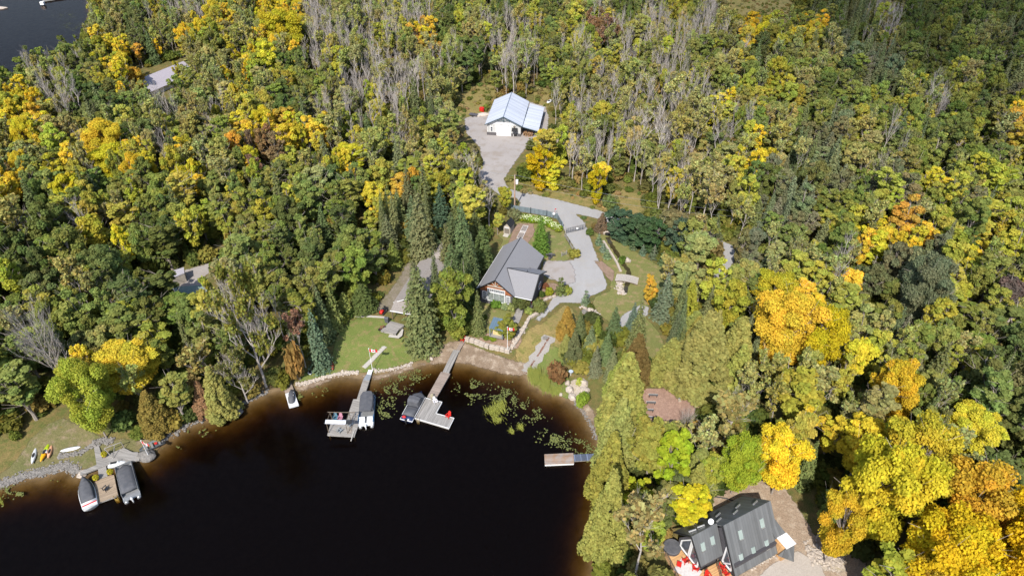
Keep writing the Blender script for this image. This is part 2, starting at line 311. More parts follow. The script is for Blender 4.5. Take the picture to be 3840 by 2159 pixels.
# ------------------------------------------------------------------ trees
def tree_mats(src):
    def colr(t):
        if src == 'OBJ': return N(t, 'ShaderNodeObjectInfo').outputs['Color']
        return N(t, 'ShaderNodeAttribute', attribute_type='INSTANCER', attribute_name='tint').outputs['Color']
    m, t, b = nmat('foliage_'+src); c = colr(t)
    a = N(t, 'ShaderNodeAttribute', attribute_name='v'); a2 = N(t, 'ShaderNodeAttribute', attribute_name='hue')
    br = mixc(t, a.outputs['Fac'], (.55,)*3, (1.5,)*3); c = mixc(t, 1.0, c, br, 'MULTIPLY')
    hv = mixc(t, a2.outputs['Fac'], (.87, 1.02, .9), (1.2, 1.0, .85)); c = mixc(t, 1.0, c, hv, 'MULTIPLY')
    d = N(t, 'ShaderNodeBsdfDiffuse'); tl = N(t, 'ShaderNodeBsdfTranslucent'); mx = N(t, 'ShaderNodeMixShader'); mx.inputs[0].default_value = .42
    for n_ in (d, tl): t.links.new(c, n_.inputs[0])
    t.links.new(d.outputs[0], mx.inputs[1]); t.links.new(tl.outputs[0], mx.inputs[2]); t.links.new(mx.outputs[0], t.nodes['Material Output'].inputs[0])
    return m
BARK = mat('grey_bark', (.36, .31, .27), .9, (.22, .18, .15), 2.5); PALEB = mat('pale_bark', (.47, .42, .38), .9, (.31, .27, .245), 3)
FOL = tree_mats('OBJ'); FOLI = tree_mats('INST')
def quads(C, Nn, s, asp=1.0, up=None):
    n = len(C); Nn = Nn/np.maximum(np.linalg.norm(Nn, axis=1, keepdims=True), 1e-6)
    r = RS.normal(size=(n, 3)) if up is None else up+RS.normal(size=(n, 3))*.25
    a = np.cross(Nn, r); a /= np.maximum(np.linalg.norm(a, axis=1, keepdims=True), 1e-6); b = np.cross(Nn, a)
    s = s*RS.uniform(.6, 1.3, (n, 1)); a = a*s*.5; b = b*s*.5*asp
    j = RS.uniform(.6, 1.2, (n, 4, 1))
    return np.stack([C-a-b, C+a-b, C+a+b, C-a+b], 1)*1.0+0*j
def mesh_np(name, Vq, v, hue, mats, mb=None, sm=False):
    """leaf quads (n,4,3) with per-face shades, optionally joined with branch geometry (second material)"""
    n = len(Vq); V = Vq.reshape(-1, 3); Fq = [tuple(r) for r in np.arange(4*n).reshape(-1, 4).tolist()]; mi = [0]*n
    V = V.tolist(); vv = list(v); hh = list(hue)
    if mb: k = len(V); V += mb.v; Fq += [tuple(i+k for i in f) for f in mb.f]; mi += [1]*len(mb.f); vv += [.5]*len(mb.f); hh += [.5]*len(mb.f)
    me = bpy.data.meshes.new(name); me.from_pydata(V, [], Fq)
    for m_ in mats: me.materials.append(m_)
    me.polygons.foreach_set('material_index', mi)
    for nm, d in (('v', vv), ('hue', hh)):
        at_ = me.attributes.new(nm, 'FLOAT', 'FACE'); at_.data.foreach_set('value', np.array(d, 'f'))
    return me
def sph(n):
    d = RS.normal(size=(n, 3)); return d/np.linalg.norm(d, axis=1, keepdims=True)
def lobes(cs, rs, per, size, flat=.8, out=.5, inner=.25, lo_=1.0):
    Q_, V_, H_ = [], [], []
    for c, r in zip(cs, rs):
        n = int(per*(r**2)); d = sph(n); d[:, 2] *= flat
        kk = RS.uniform(.62, 1.18, (n, 1)); ins = RS.rand(n, 1) < inner; kk = np.where(ins, RS.uniform(.3, .8, (n, 1)), kk)
        ncl = 9; cd = sph(ncl); bump = 1+.22*np.max(d@cd.T, axis=1, keepdims=True)**3-.12
        C = np.array(c)+d*r*kk*bump; nn = d*out+RS.normal(size=(n, 3))*(1-out)*.9+np.array([0, -.1, .6])
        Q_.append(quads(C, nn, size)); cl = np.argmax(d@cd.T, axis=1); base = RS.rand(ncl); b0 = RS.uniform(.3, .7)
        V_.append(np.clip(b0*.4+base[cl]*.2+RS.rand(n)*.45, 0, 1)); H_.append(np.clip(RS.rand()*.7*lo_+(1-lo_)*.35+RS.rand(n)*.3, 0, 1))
    return np.concatenate(Q_), np.concatenate(V_), np.concatenate(H_)
def limb(mb, p, d, L, r, depth, spread=.6, nb=4, up=.25, rr=random):
    d = d.normalized(); q = p; k = 3 if depth > 1 else 2; pts = [p]
    for i in range(k):
        d = (d+Vector((rr.uniform(-1, 1), rr.uniform(-1, 1), rr.uniform(-.3, 1)))*.16+Vector((0, 0, up*.15))).normalized(); q = q+d*L/k; pts.append(q)
    for i in range(k): mb.tube(pts[i], pts[i+1], r*(1-i/k*.55), r*(1-(i+1)/k*.55), n=4 if depth > 1 else 3, cap=False)
    if depth > 0:
        for j in range(nb):
            f = .3+.7*(j+rr.random())/nb; i = min(k-1, int(f*k)); s = pts[i].lerp(pts[i+1], f*k-i)
            sd = Vector((rr.gauss(0, 1), rr.gauss(0, 1), rr.gauss(0, .6))).normalized(); nd = (d*(1-spread)+sd*spread+Vector((0, 0, up))).normalized()
            limb(mb, s, nd, L*rr.uniform(.45, .65), r*.5, depth-1, spread, nb, up, rr)
    return pts[-1]
def trunk(mb, h, r, rr, lean=.3):
    p = Vector((0, 0, -.5)); pts = [p]
    for i in range(6): pts.append(Vector((rr.uniform(-1, 1)*lean*(i+1)/6, rr.uniform(-1, 1)*lean*(i+1)/6, h*(i+1)/6)))
    for i in range(6): mb.tube(pts[i], pts[i+1], r*(1-i/7), r*(1-(i+1)/7), n=6, cap=False)
    return pts
def T_broad(seed, Rr, Hh, nl=20, per=400, size=.29, base=.38, top=1.0, flat=.75, wood=.5):
    rr = random.Random(seed); cs, rs = [], []
    nl = int(nl*2.3); sk = (rr.uniform(-.12, .12), rr.uniform(-.12, .12))
    for i in range(int(nl*1.3)):
        f = (i+.5)/(nl*1.3); z = base+(top-base)*(f+rr.uniform(-.05, .05)); prof = math.sin(math.pi*min(1, .18+.82*(1-f)**.75))**.7
        a = i*2.4+rr.uniform(-.6, .6); r = Rr*prof*rr.uniform(.35, 1.02)*(.9 if f < .94 else .3); lr = Rr*rr.uniform(.15, .34)*(1-.2*f)
        nv = noise.noise(Vector((math.cos(a)*1.4+seed*3.7, math.sin(a)*1.4, z*4))); r *= 1+.45*nv
        if nv < -.16 and f < .93: continue
        cs.append((r*math.cos(a)+sk[0]*Rr*f*2, r*math.sin(a)+sk[1]*Rr*f*2, z*Hh-lr*.5)); rs.append(lr)
    mb = MB(); pts = trunk(mb, Hh*.8, .2, rr)
    for c in cs[::4]:
        s = pts[min(5, max(1, int((c[2]/Hh-.2)*7)))]; e = Vector(c)*.95; mb.tube(s, e, .07, .03, n=4, cap=False)
        if rr.random() < wood: limb(mb, s, (e-s), (e-s).length*1.15, .06, 1, rr=rr)
    return lobes(cs, rs, per, size, flat)+(mb,)
def T_cedar(seed, Rr, Hh, nl=120, per=260, size=.26, pw=.8):
    rr = random.Random(seed); cs, rs = [], []
    for i in range(nl):
        f = ((i+.5)/nl)**1.25; z = .06+.92*f; a = i*2.4+rr.uniform(-.3, .3); r = Rr*(1-f)**pw*rr.uniform(.72, 1.0); lr = Rr*(.11+.10*(1-f))*rr.uniform(.7, 1.3)
        cs.append((r*math.cos(a), r*math.sin(a), z*Hh)); rs.append(lr)
    mb = MB(); trunk(mb, Hh*.9, .2, rr, .15)
    return lobes(cs, rs, per*2.2, size, 1.25, inner=.1, lo_=.4)+(mb,)
def T_spruce(seed, Rr, Hh, size=.28, dens=1.25, droop=.35, low=.04, pw=.85):
    rr = random.Random(seed); Cs, Ns, Vs = [], [], []; nlev = int(Hh*2.0); mb = MB(); trunk(mb, Hh*.97, .18, rr, .1)
    for k in range(nlev):
        f = k/nlev; z = Hh*(low+(.985-low)*f); L = Rr*(1-f)**pw*rr.uniform(.82, 1.1)+.12; nb = max(4, int(11*(1-f)+3)); a0 = rr.random()*6
        for j in range(nb):
            a = a0+2*math.pi*j/nb+rr.uniform(-.2, .2); l = L*rr.uniform(.75, 1.1); n = max(2, int(l*9*dens)); ti = RS.rand(n)**.75
            wdt = .1+.22*l*ti*(1.15-ti); off = RS.normal(size=n)*wdt
            x = ti*l; ca, sa = math.cos(a), math.sin(a); zz = z-droop*x*ti+.1*RS.normal(size=n)*.6
            Cs.append(np.stack([x*ca-off*sa, x*sa+off*ca, zz-np.abs(off)*.3], 1)); nr = np.stack([np.full(n, ca*.55), np.full(n, sa*.55), np.full(n, .8)], 1)+RS.normal(size=(n, 3))*.3
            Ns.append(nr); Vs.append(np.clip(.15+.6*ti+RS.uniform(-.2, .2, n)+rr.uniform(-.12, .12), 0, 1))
    C = np.concatenate(Cs); return quads(C, np.concatenate(Ns), size, .8), np.concatenate(Vs), RS.rand(len(C))*.5+.1, mb
def T_bare(seed, Hh, spread=.42, leaves=0, Rr=2.0, fork=.42, nl=9, depth=2, r=.15, leafsize=.3):
    rr = random.Random(seed); mb = MB(); pts = trunk(mb, Hh*.86, r, rr, .5); ends = []
    for i in range(nl):
        f = fork+(.95-fork)*i/nl; s = pts[0].lerp(pts[0], 0); k = f/.86*6 if f < .86 else 5.9; k = min(k, 5.95); s = pts[int(k)].lerp(pts[int(k)+1], k-int(k))
        a = i*2.4+rr.random(); d = Vector((math.cos(a)*spread, math.sin(a)*spread, .75)); limb(mb, s, d, Rr*(1.5-f*.7)*rr.uniform(.8, 1.15), r*.42*(1.3-f), depth, .42, 5, .22, rr)
    V = np.array(mb.v); V = V[V[:, 2] > Hh*fork]
    if leaves:
        # leaves hold on in a few clumps near the twigs
        cs = V[RS.randint(0, len(V), 26)]; C = V[RS.randint(0, len(V), leaves*3)]; dm = np.min(np.linalg.norm(C[:, None]-cs[None], axis=2), axis=1)
        C = C[np.argsort(dm+RS.rand(len(dm))*.5)[:leaves]]; C = C+RS.normal(size=C.shape)*.18
        return quads(C, RS.normal(size=C.shape)+[0, 0, .6], leafsize), RS.rand(len(C)), RS.rand(len(C)), mb
    C = V[:4]; return quads(C, RS.normal(size=C.shape), .1), RS.rand(4), RS.rand(4), mb
def T_deadspruce(seed, Hh, Rr):
    rr = random.Random(seed); mb = MB(); trunk(mb, Hh, .15, rr, .1)
    for k in range(int(Hh*5)):
        f = k/(Hh*5); z = Hh*(.08+.9*f); a = rr.random()*6.3; l = Rr*(1-f)**.8*rr.uniform(.5, 1.1)+.15
        limb(mb, Vector((0, 0, z)), Vector((math.cos(a), math.sin(a), -.25)), l, .035, 1, .5, 4, -.12, rr)
    V = np.array(mb.v); C = V[:4]; return quads(C, RS.normal(size=C.shape), .1), RS.rand(4), RS.rand(4), mb
def T_bush(seed, Rr, Hh, nl=7, per=320, size=.26):
    rr = random.Random(seed); cs, rs = [], []
    for i in range(nl):
        a = i*2.4; r = Rr*.55*rr.random()**.5; cs.append((r*math.cos(a), r*math.sin(a), Hh*rr.uniform(.35, .68))); rs.append(Rr*rr.uniform(.4, .6))
    mb = MB()
    for c in cs: mb.tube((0, 0, -.1), c, .04, .02, n=3, cap=False)
    return lobes(cs, rs, per, size, .85*Hh/Rr*.8)+(mb,)
# templates: (kind, nominal radius, nominal height, crown mesh, trunk mesh, one-piece mesh for far instances, second set)
TP = {}
def reg(key, Rr, Hh, data, bark=BARK):
    q, v, h, mb = data; i = len(TP.setdefault(key, []))
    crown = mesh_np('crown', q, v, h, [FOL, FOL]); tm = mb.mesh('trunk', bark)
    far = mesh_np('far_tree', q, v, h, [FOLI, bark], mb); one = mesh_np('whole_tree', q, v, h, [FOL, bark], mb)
    TP[key].append((Rr, Hh, crown, tm, far, one))
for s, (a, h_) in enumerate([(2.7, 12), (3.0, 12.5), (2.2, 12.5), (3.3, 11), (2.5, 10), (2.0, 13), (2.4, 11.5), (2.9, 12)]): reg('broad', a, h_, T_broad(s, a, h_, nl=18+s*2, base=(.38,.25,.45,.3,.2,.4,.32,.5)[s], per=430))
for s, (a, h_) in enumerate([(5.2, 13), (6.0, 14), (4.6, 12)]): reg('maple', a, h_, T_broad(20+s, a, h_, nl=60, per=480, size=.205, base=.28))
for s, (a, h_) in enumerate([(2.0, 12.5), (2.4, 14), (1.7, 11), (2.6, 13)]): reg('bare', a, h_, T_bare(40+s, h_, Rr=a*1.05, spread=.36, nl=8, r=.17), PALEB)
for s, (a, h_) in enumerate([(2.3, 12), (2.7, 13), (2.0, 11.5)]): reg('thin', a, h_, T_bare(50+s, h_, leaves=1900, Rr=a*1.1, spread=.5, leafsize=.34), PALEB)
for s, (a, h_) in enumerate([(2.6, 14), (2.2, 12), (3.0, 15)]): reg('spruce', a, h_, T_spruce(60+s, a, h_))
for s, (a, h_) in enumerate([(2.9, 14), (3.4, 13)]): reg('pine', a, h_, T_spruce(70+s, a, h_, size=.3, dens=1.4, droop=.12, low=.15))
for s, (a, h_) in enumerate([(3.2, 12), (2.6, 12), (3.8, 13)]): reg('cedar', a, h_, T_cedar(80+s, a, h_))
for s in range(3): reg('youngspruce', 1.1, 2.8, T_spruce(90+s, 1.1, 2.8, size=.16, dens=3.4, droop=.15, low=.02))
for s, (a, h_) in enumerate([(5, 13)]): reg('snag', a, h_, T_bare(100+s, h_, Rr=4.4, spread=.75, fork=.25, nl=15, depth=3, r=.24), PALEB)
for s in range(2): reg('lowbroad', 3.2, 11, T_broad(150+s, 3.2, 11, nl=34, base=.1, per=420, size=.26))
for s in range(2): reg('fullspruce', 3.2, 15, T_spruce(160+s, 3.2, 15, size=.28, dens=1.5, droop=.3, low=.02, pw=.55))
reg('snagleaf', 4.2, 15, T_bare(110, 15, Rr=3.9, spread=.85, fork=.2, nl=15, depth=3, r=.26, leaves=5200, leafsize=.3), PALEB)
for s in range(2): reg('deadspruce', 1.6, 10, T_deadspruce(120+s, 10, 1.7), PALEB)
for s in range(3): reg('bush', 1.1, 1.5, T_bush(130+s, 1.1, 1.5))
PAL = dict(g=(.21,.24,.068), G=(.13,.16,.055), l=(.35,.35,.065), y=(.55,.45,.05), o=(.52,.35,.06), t=(.31,.305,.115), k=(.24,.16,.10),
           s=(.155,.17,.085), p=(.18,.19,.11), c=(.29,.29,.09), b=(.33,.285,.135), d=(.075,.12,.068), v=(.44,.46,.14), w=(.165,.19,.13))
CN = dict(g='mid green', G='dark green', l='lime green', y='golden yellow', o='orange', t='tan olive', k='rust brown', s='dark green', p='grey green', c='olive', b='bare grey', d='deep teal green', v='pale lime', w='blue green')
LM = [('the white garage', at(1895, 480, 2)), ('the grey-roofed house', at(1900, 1040, 2)), ('the footbridge', at(2350, 1045, 2)), ('the roadside power pole', at(1930, 785, 2)),
      ('the pole in the forest', at(2869, 874, 2)), ('the black-roofed chalet', at(2780, 2010, 2)), ('the red mulch clearing', at(2500, 1530, 2)), ('the half-hidden cottage', at(1560, 1100, 2)),
      ('the gravel clearing on the left', at(690, 1060, 2)), ('the house roof in the far forest', at(610, 290, 2)), ('the left boat dock', at(370, 1760, 1)), ('the upper left lake corner', at(100, 140, 0)),
      ('the garden flagpole', at(1903, 1305, 2)), ('the plank floating dock', at(2095, 1718, 0)), ('the top right meadow', at(2850, 20, 2))]
USED = {}; ALL = []
KN = dict(broad=('broadleaf_tree', 'leafy tree', 'leafy trees of the surrounding forest'), maple=('maple_tree', 'spreading maple', 'big maples of the forest'),
          bare=('bare_tree', 'bare-branched tree', 'bare grey trees of the forest'), thin=('thin_leaved_tree', 'half-bare tree', 'thin-leaved trees of the forest'),
          spruce=('spruce_tree', 'spruce', 'spruces of the forest'), pine=('pine_tree', 'pine', 'pines of the forest'), cedar=('cedar_tree', 'cedar', 'cedars along the lake and forest'),
          youngspruce=('young_spruce', 'young spruce', 'young spruces in the garden'), snag=('dead_tree', 'dead leafless tree', None), snagleaf=('dying_tree', 'dying tree with white branches', None),
          deadspruce=('dead_spruce', 'dead spruce', 'dead grey spruces'), bush=('shrub', 'shrub', 'shrubs of the gardens'), lowbroad=('broadleaf_tree', 'leafy tree', 'leafy trees of the surrounding forest'), fullspruce=('spruce_tree', 'spruce', 'spruces of the forest'))
BARES = set(('bare', 'snag', 'deadspruce'))
def jit(c, a=.16):
    k = random.uniform(1-a, 1+a); return (c[0]*k*random.uniform(.86, 1.12), c[1]*k*random.uniform(.93, 1.06), c[2]*k*random.uniform(.8, 1.2), 1)
def put(key, x, y, z, W, Hh, ck, rz=None, parts=True, label=None, colr=None):
    ti = random.randrange(len(TP[key])); Rr, H0, crown, tm, far, one = TP[key][ti]; nm, cat, grp = KN[key]
    rz = random.random()*6.28 if rz is None else rz; c = jit(colr or PAL[ck], .14); sxy = W/(2*Rr); sz = Hh/H0
    auto = label is None
    if label is None:
        label = 'x'
    if parts:
        o = thing(nm, label, cat, (x, y, z), rz, grp); o.scale = (sxy, sxy, sz); ALL.append((o, key, ck, x, y, W, Hh, auto))
        for n_, me_ in (('trunk', tm), ('crown', crown)):
            if n_ == 'crown' and key in BARES: continue
            c_ = bpy.data.objects.new(n_, me_); col.objects.link(c_); c_.parent = o; c_.color = c
        return o
    o = bpy.data.objects.new(nm, one); col.objects.link(o); o.location = (x, y, z); o.rotation_euler = (0, 0, rz); o.scale = (sxy, sxy, sz); o.color = c; ALL.append((o, key, ck, x, y, W, Hh, auto))
    return tag(o, label, cat, grp)
KEEPV = [np.array(q, float) for q in ([(2390,1445),(2660,1460),(2665,1510),(2590,1575),(2420,1615),(2380,1565)],[(2120,1425),(2205,1415),(2215,1490),(2130,1500)],[(2660,1880),(2690,1850),(2830,1800),(2960,1800),(3060,2000),(3150,2060),(3200,2260),(3200,2420),(2440,2420),(2455,2130),(2500,2075),(2600,2000)],[(1440,1165),(1500,1090),(1530,1000),(1545,1010),(1525,1100),(1515,1240),(1430,1240)],[(650,1060),(690,1022),(780,995),(800,1005),(765,1035),(755,1080),(690,1115),(655,1095)],[(2700,-20),(2980,-20),(2950,50),(2700,45)],[(1740,440),(1810,370),(1900,345),(2050,390),(2060,480),(1960,560),(1910,650),(1850,700),(1800,600),(1740,500)],[(500,305),(680,240),(690,255),(600,305)],[(2720,940),(2745,960),(2735,1000),(2700,1040)],[(835,955),(860,935),(862,965)],[(110,1600),(250,1560),(380,1620),(350,1720),(60,1780)],[(2340,1165),(2420,1150),(2420,1190),(2350,1210)],[(2390,1240),(2500,1290),(2470,1370),(2400,1330)],[(0,-10),(320,-10),(340,60),(310,140),(200,150),(90,200),(0,240)])]
TREES = []      # x, y, radius kept clear
def land(key, ck, bx, by, ty, wpx, label=None, colr=None):
    """a tree standing at ground pixel (bx,by), its top at row ty, its crown wpx wide"""
    p = gat(bx, by); lo, hi = .5, 30
    for _ in range(30):
        h = (lo+hi)/2
        if proj(p.x, p.y, p.z+h)[1] > ty: lo = h
        else: hi = h
    W = wpx/proj(p.x, p.y, p.z+h*.5)[2]; TREES.append((p.x, p.y, W/2))
    return put(key, p.x, p.y, p.z-.05, W, h, ck, label=label, colr=colr)
L_ = land
L_('spruce','s',2026,948,803,84,'bright green spruce on the lawn behind the grey-roofed house',colr=(.14,.19,.05))
for i,(x,y,ty,wd) in enumerate([(2244,919,868,32),(2261,943,905,32),(2275,970,927,36)]): L_('youngspruce','w',x,y,ty,wd,['blue spruce beside the driveway, nearest the gate','blue spruce beside the driveway, middle one of three','blue spruce beside the driveway, farthest from the gate'][i],colr=(.2,.24,.19))
L_('cedar','k',2255,866,798,54,'rust-coloured conical tree beside the gate')
for x,y,ty,wd,lb in [(2325,895,797,105,'deep green round tree at the road bend, leftmost of its clump'),(2385,915,805,110,'deep green round tree of the clump, second from the road'),(2440,935,815,100,'deep green round tree at the right end of the clump above the young spruces'),(2535,955,812,95,'deep green tree standing alone right of the dark clump')]: L_('lowbroad','d',x,y+8,ty,wd*1.1,lb)
for i,(x,y,ty,wd) in enumerate([(2344,917,880,30),(2375,937,895,36),(2409,956,914,36),(2450,971,915,42),(2480,994,938,38),(2517,1004,962,32)]): L_('youngspruce','p',x,y,ty,wd,'young spruce edging the creek lawn, '+['first','second','third','fourth','fifth','last'][i]+' from the road',colr=(.13,.17,.11))
L_('lowbroad','o',2434,1140,1034,52,'small orange tree right of the footbridge')
L_('spruce','w',2482,1192,1015,96,'big blue-green spruce right of the small orange tree',colr=(.13,.17,.12))
L_('cedar','l',2570,1205,1050,80); L_('spruce','p',2640,1235,1060,80); L_('deadspruce','b',2652,1225,1100,46,'pale dead spruce beside the blue-green spruces')
L_('youngspruce','s',2195,1143,1078,42,'lone young spruce where the driveway narrows',colr=(.16,.19,.11))
L_('youngspruce','s',2102,1102,1028,56,'conical spruce in the bed right of the grey-roofed house',colr=(.15,.18,.06))
L_('spruce','w',2367,1245,1127,64,'dark blue-green spruce standing by the grey gravel pad',colr=(.11,.15,.11))
L_('spruce','s',2297,1278,1142,80,'wide spruce left of the dark blue-green one',colr=(.14,.165,.10)); L_('spruce','s',2172,1264,1160,64); L_('cedar','c',2122,1262,1150,76,'tan cedar at the top of the dry slope',colr=(.28,.21,.06))
L_('spruce','l',2235,1278,1180,62,colr=(.19,.20,.05)); L_('spruce','s',2210,1330,1215,70); L_('spruce','s',2270,1355,1235,76); L_('cedar','s',2150,1350,1240,66); L_('spruce','s',2290,1420,1300,72); L_('cedar','c',2120,1330,1255,56); L_('spruce','p',2230,1400,1290,60)
L_('bush','k',2085,1432,1368,78,'reddish brown bush beside the reeds',colr=(.2,.11,.06))
L_('lowbroad','g',1908,1268,1198,78,'low olive tree between the gazebo and the garden flagpole')
L_('fullspruce','s',1590,1300,985,165,'towering spruce beside the cottage deck',colr=(.17,.185,.08)); L_('fullspruce','s',1568,1180,975,95); L_('lowbroad','l',1712,1265,1000,155,'tall lime-green tree between the cottage and the house',colr=(.21,.23,.04)); L_('spruce','G',1795,1250,1080,66); L_('lowbroad','g',1660,1230,1090,90)
for x,y,ty,wd in [(1740,1020,745,100),(1812,1005,838,98),(1768,1100,880,90),(1700,1090,905,90),(1785,930,790,90),(1700,960,790,90),(1745,1150,960,80)]: L_('fullspruce','s',x,y,ty,wd,colr=(.125,.155,.07))
L_('fullspruce','s',1590,985,713,125); L_('spruce','w',1657,840,682,92,colr=(.09,.13,.08)); L_('spruce','p',1486,892,711,66); L_('spruce','g',1480,1000,890,78); L_('spruce','s',1630,960,860,90)
L_('bare','b',1835,862,700,112,'bare grey tree by the garden shed'); L_('broad','l',1866,880,800,50); L_('broad','l',1895,800,700,54)
L_('spruce','w',1210,1377,1145,96,'blue-green spruce at the left edge of the cottage lawn',colr=(.13,.17,.11)); L_('spruce','g',1262,1227,1045,74); L_('fullspruce','g',1368,1162,1060,112,colr=(.13,.16,.05)); L_('spruce','g',1300,1180,1090,80)
L_('bush','k',1125,1424,1285,84,'browning shrub at the head of the narrow dock',colr=(.26,.16,.07))
L_('snagleaf','g',1000,1450,1060,190,'dying tree with tangled white branches near the narrow dock'); L_('snagleaf','g',930,1510,1330,120,'smaller dying tree with white branches over the shore')
L_('snag','b',274,1492,1235,178,'large dead leafless tree at the back of the left yard')
L_('maple','y',1095,225,40,155,'spreading golden maple rising above the upper left forest')
L_('maple','y',2870,1400,1110,250,'golden-orange maple behind the cedars',colr=(.56,.42,.05)); L_('maple','y',3000,1440,1175,190,colr=(.55,.40,.03))
L_('maple','y',2893,1852,1632,190,'yellow maple on visible trunks behind the chalet',colr=(.62,.49,.04))
L_('maple','y',3190,2040,1650,300,'large golden maple filling the lower right',colr=(.52,.42,.04)); L_('maple','y',3330,1960,1640,290,'golden maple just right of the largest one',colr=(.54,.43,.04)); L_('maple','o',3560,2060,1760,310,'orange-topped maple in the lower right corner',colr=(.56,.36,.05))
L_('maple','y',3430,2260,1950,330,'yellow maple at the bottom edge, left of the corner one',colr=(.52,.40,.02)); L_('maple','y',3700,2280,1960,330,'yellow maple in the bottom right corner',colr=(.58,.40,.02)); L_('broad','g',3060,2020,1860,120); L_('maple','y',3090,2110,1880,170)
L_('lowbroad','y',2025,712,545,104,'yellow tree where the garage lane meets the road',colr=(.45,.36,.02)); L_('lowbroad','y',2070,712,590,80); L_('lowbroad','y',2235,766,618,66,'yellow tree beyond the road, left of the dark shrub',colr=(.42,.36,.02)); L_('bush','G',2278,787,735,58,'dark green shrub on the far side of the road')
L_('deadspruce','b',3240,1085,955,58,'dead grey spruce on the right slope, the taller of a pair'); L_('deadspruce','b',3172,1105,1000,40,'dead grey spruce on the right slope, the shorter of a pair'); L_('deadspruce','b',3320,140,25,52,'dead grey spruce among the shaded trees at the top'); L_('deadspruce','b',1445,400,160,90,'big dead spruce among the bare trees left of the garage')
for x,y,ty,wd,lb in [(2325,1610,1325,190,'giant olive cedar beside the red mulch clearing'),(2272,1880,1620,165,'olive cedar leaning over the shore by the floating dock'),(2262,2070,1770,170,'lowest olive cedar along the right shore'),(2610,1440,1180,250,'widest olive cedar above the mulch clearing'),(2735,1405,1190,180,None),(2500,1420,1270,150,None),(2600,1830,1685,165,'tan cedar left of the chalet clearing'),(2300,1760,1500,170,None),(2305,1550,1440,90,None)]: L_('cedar','c',x,y,ty,wd,lb)
L_('cedar','k',2375,1425,1255,130,'brown cedar behind the giant olive one',colr=(.17,.12,.04)); L_('broad','v',2420,1800,1590,170,'pale lime tree behind the shore cedars',colr=(.3,.32,.08)); L_('broad','l',2500,1840,1625,150,colr=(.3,.33,.03)); L_('broad','l',2375,1930,1820,110,colr=(.33,.36,.03))
L_('thin','t',2380,2160,1910,200); L_('broad','y',2560,1985,1850,150,'yellow tree left of the chalet',colr=(.42,.38,.03)); L_('broad','g',2480,1960,1830,100); L_('broad','l',2440,2080,1960,90)
L_('thin','t',2500,1740,1600,110); L_('thin','t',2600,1760,1605,120); L_('thin','t',2700,1700,1510,170); L_('maple','l',2740,1850,1640,165,colr=(.36,.36,.05)); L_('broad','l',2640,1860,1720,110,colr=(.34,.34,.06)); L_('snag','b',2565,1640,1560,80,'white-branched birch in front of the mulch clearing'); L_('snag','b',2720,1600,1490,90,'pale forked birch right of the mulch clearing'); L_('snag','b',2460,1760,1640,60,'white birch snag behind the shore cedars'); L_('snag','b',2815,1290,1150,70,'white-trunked birch left of the golden-orange maple')
L_('spruce','p',2800,1410,1220,70,'leaning grey-green conifer below the golden maple')
L_('cedar','c',845,1555,1375,120); L_('cedar','c',600,1600,1470,130,colr=(.24,.18,.06)); L_('maple','y',400,1640,1370,200,'yellow-green maple behind the left yard',colr=(.36,.36,.05)); L_('broad','g',700,1580,1420,120); L_('cedar','k',780,1545,1430,90)
L_('thin','t',3460,1640,1450,110,'pinkish bare tree in a gap of the right forest')
L_('broad','k',3690,1230,1040,130,'purple-brown tree on the right slope',colr=(.13,.09,.08)); L_('maple','p',3400,1230,960,190,'big grey-green tree on the right slope'); L_('broad','p',3350,850,650,140,'grey-green tree upslope of the big grey-green tree on the right slope'); L_('pine','p',3640,830,700,90)
# shrubs round the house and gardens
for x,y,ty,wd,c_,lb in [(2046,1080,1062,30,(.28,.1,.06),'red shrub at the house corner'),(2061,1108,1078,38,(.24,.28,.04),'yellow-green shrub in the corner bed'),(2032,1112,1090,26,(.08,.11,.03),'dark round shrub under the house wall'),
    (2022,1168,1118,58,(.2,.2,.06),'large mixed shrub right of the porch steps'),(1984,1180,1153,34,(.24,.25,.09),'pale shrub beside the porch steps'),(1862,1152,1128,46,(.12,.18,.03),'clipped hedge under the big window'),(1894,1158,1138,34,(.3,.3,.14),'pale grass clump left of the porch'),
    (1918,1168,1138,32,(.26,.27,.12),'silvery shrub left of the porch steps'),(2128,1100,1072,40,(.26,.28,.07),'pale shrub beside the conical spruce'),(1818,1196,1180,26,(.1,.14,.04),'low green shrub at the lawn corner'),(1848,1275,1262,26,(.16,.24,.03),'green shrub above the stone wall'),
    (1826,1272,1262,28,(.12,.18,.03),'darker green shrub above the stone wall'),(1790,1258,1248,20,(.16,.2,.03),'tiny shrub above the left end of the stone wall'),(2216,1158,1140,30,(.1,.14,.04),'small shrub in the rock pile'),(2286,860,845,26,(.12,.13,.05),'shrub at the culvert mouth'),
    (2212,880,856,34,(.12,.15,.05),'dark shrub at the gate post'),(2334,985,962,30,(.1,.17,.04),'green shrub growing in the creek'),(2152,960,935,46,(.26,.22,.05),'ferny golden shrub along the driveway'),(1926,822,790,60,(.19,.22,.1),'grey-green shrub behind the garden shed'),
    (2190,820,815,26,(.11,.15,.06),'low spruce-green shrub beside the gate'),(2175,1440,1418,36,(.3,.34,.05),'lime shrub behind the patio'),(2185,1520,1475,50,(.2,.26,.04),'round green shrub on the shore below the patio'),(2395,1260,1240,40,(.34,.38,.04),'bright lime shrub by the gravel pad'),(2365,1290,1262,46,(.42,.44,.12),'yellow variegated shrub by the gravel pad'),
    (2480,1405,1340,60,(.25,.32,.03),'lime shrub edging the mulch clearing lawn'),(2555,1180,1160,60,(.35,.37,.08),'lime shrub at the edge of the far path'),(2225,860,835,20,(.2,.14,.06),'tiny brown shrub by the drive edge'),(1340,1300,1280,1,(.1,.1,.1),None)]:
    if lb: L_('bush','g',x,y,ty,wd,lb,colr=c_)
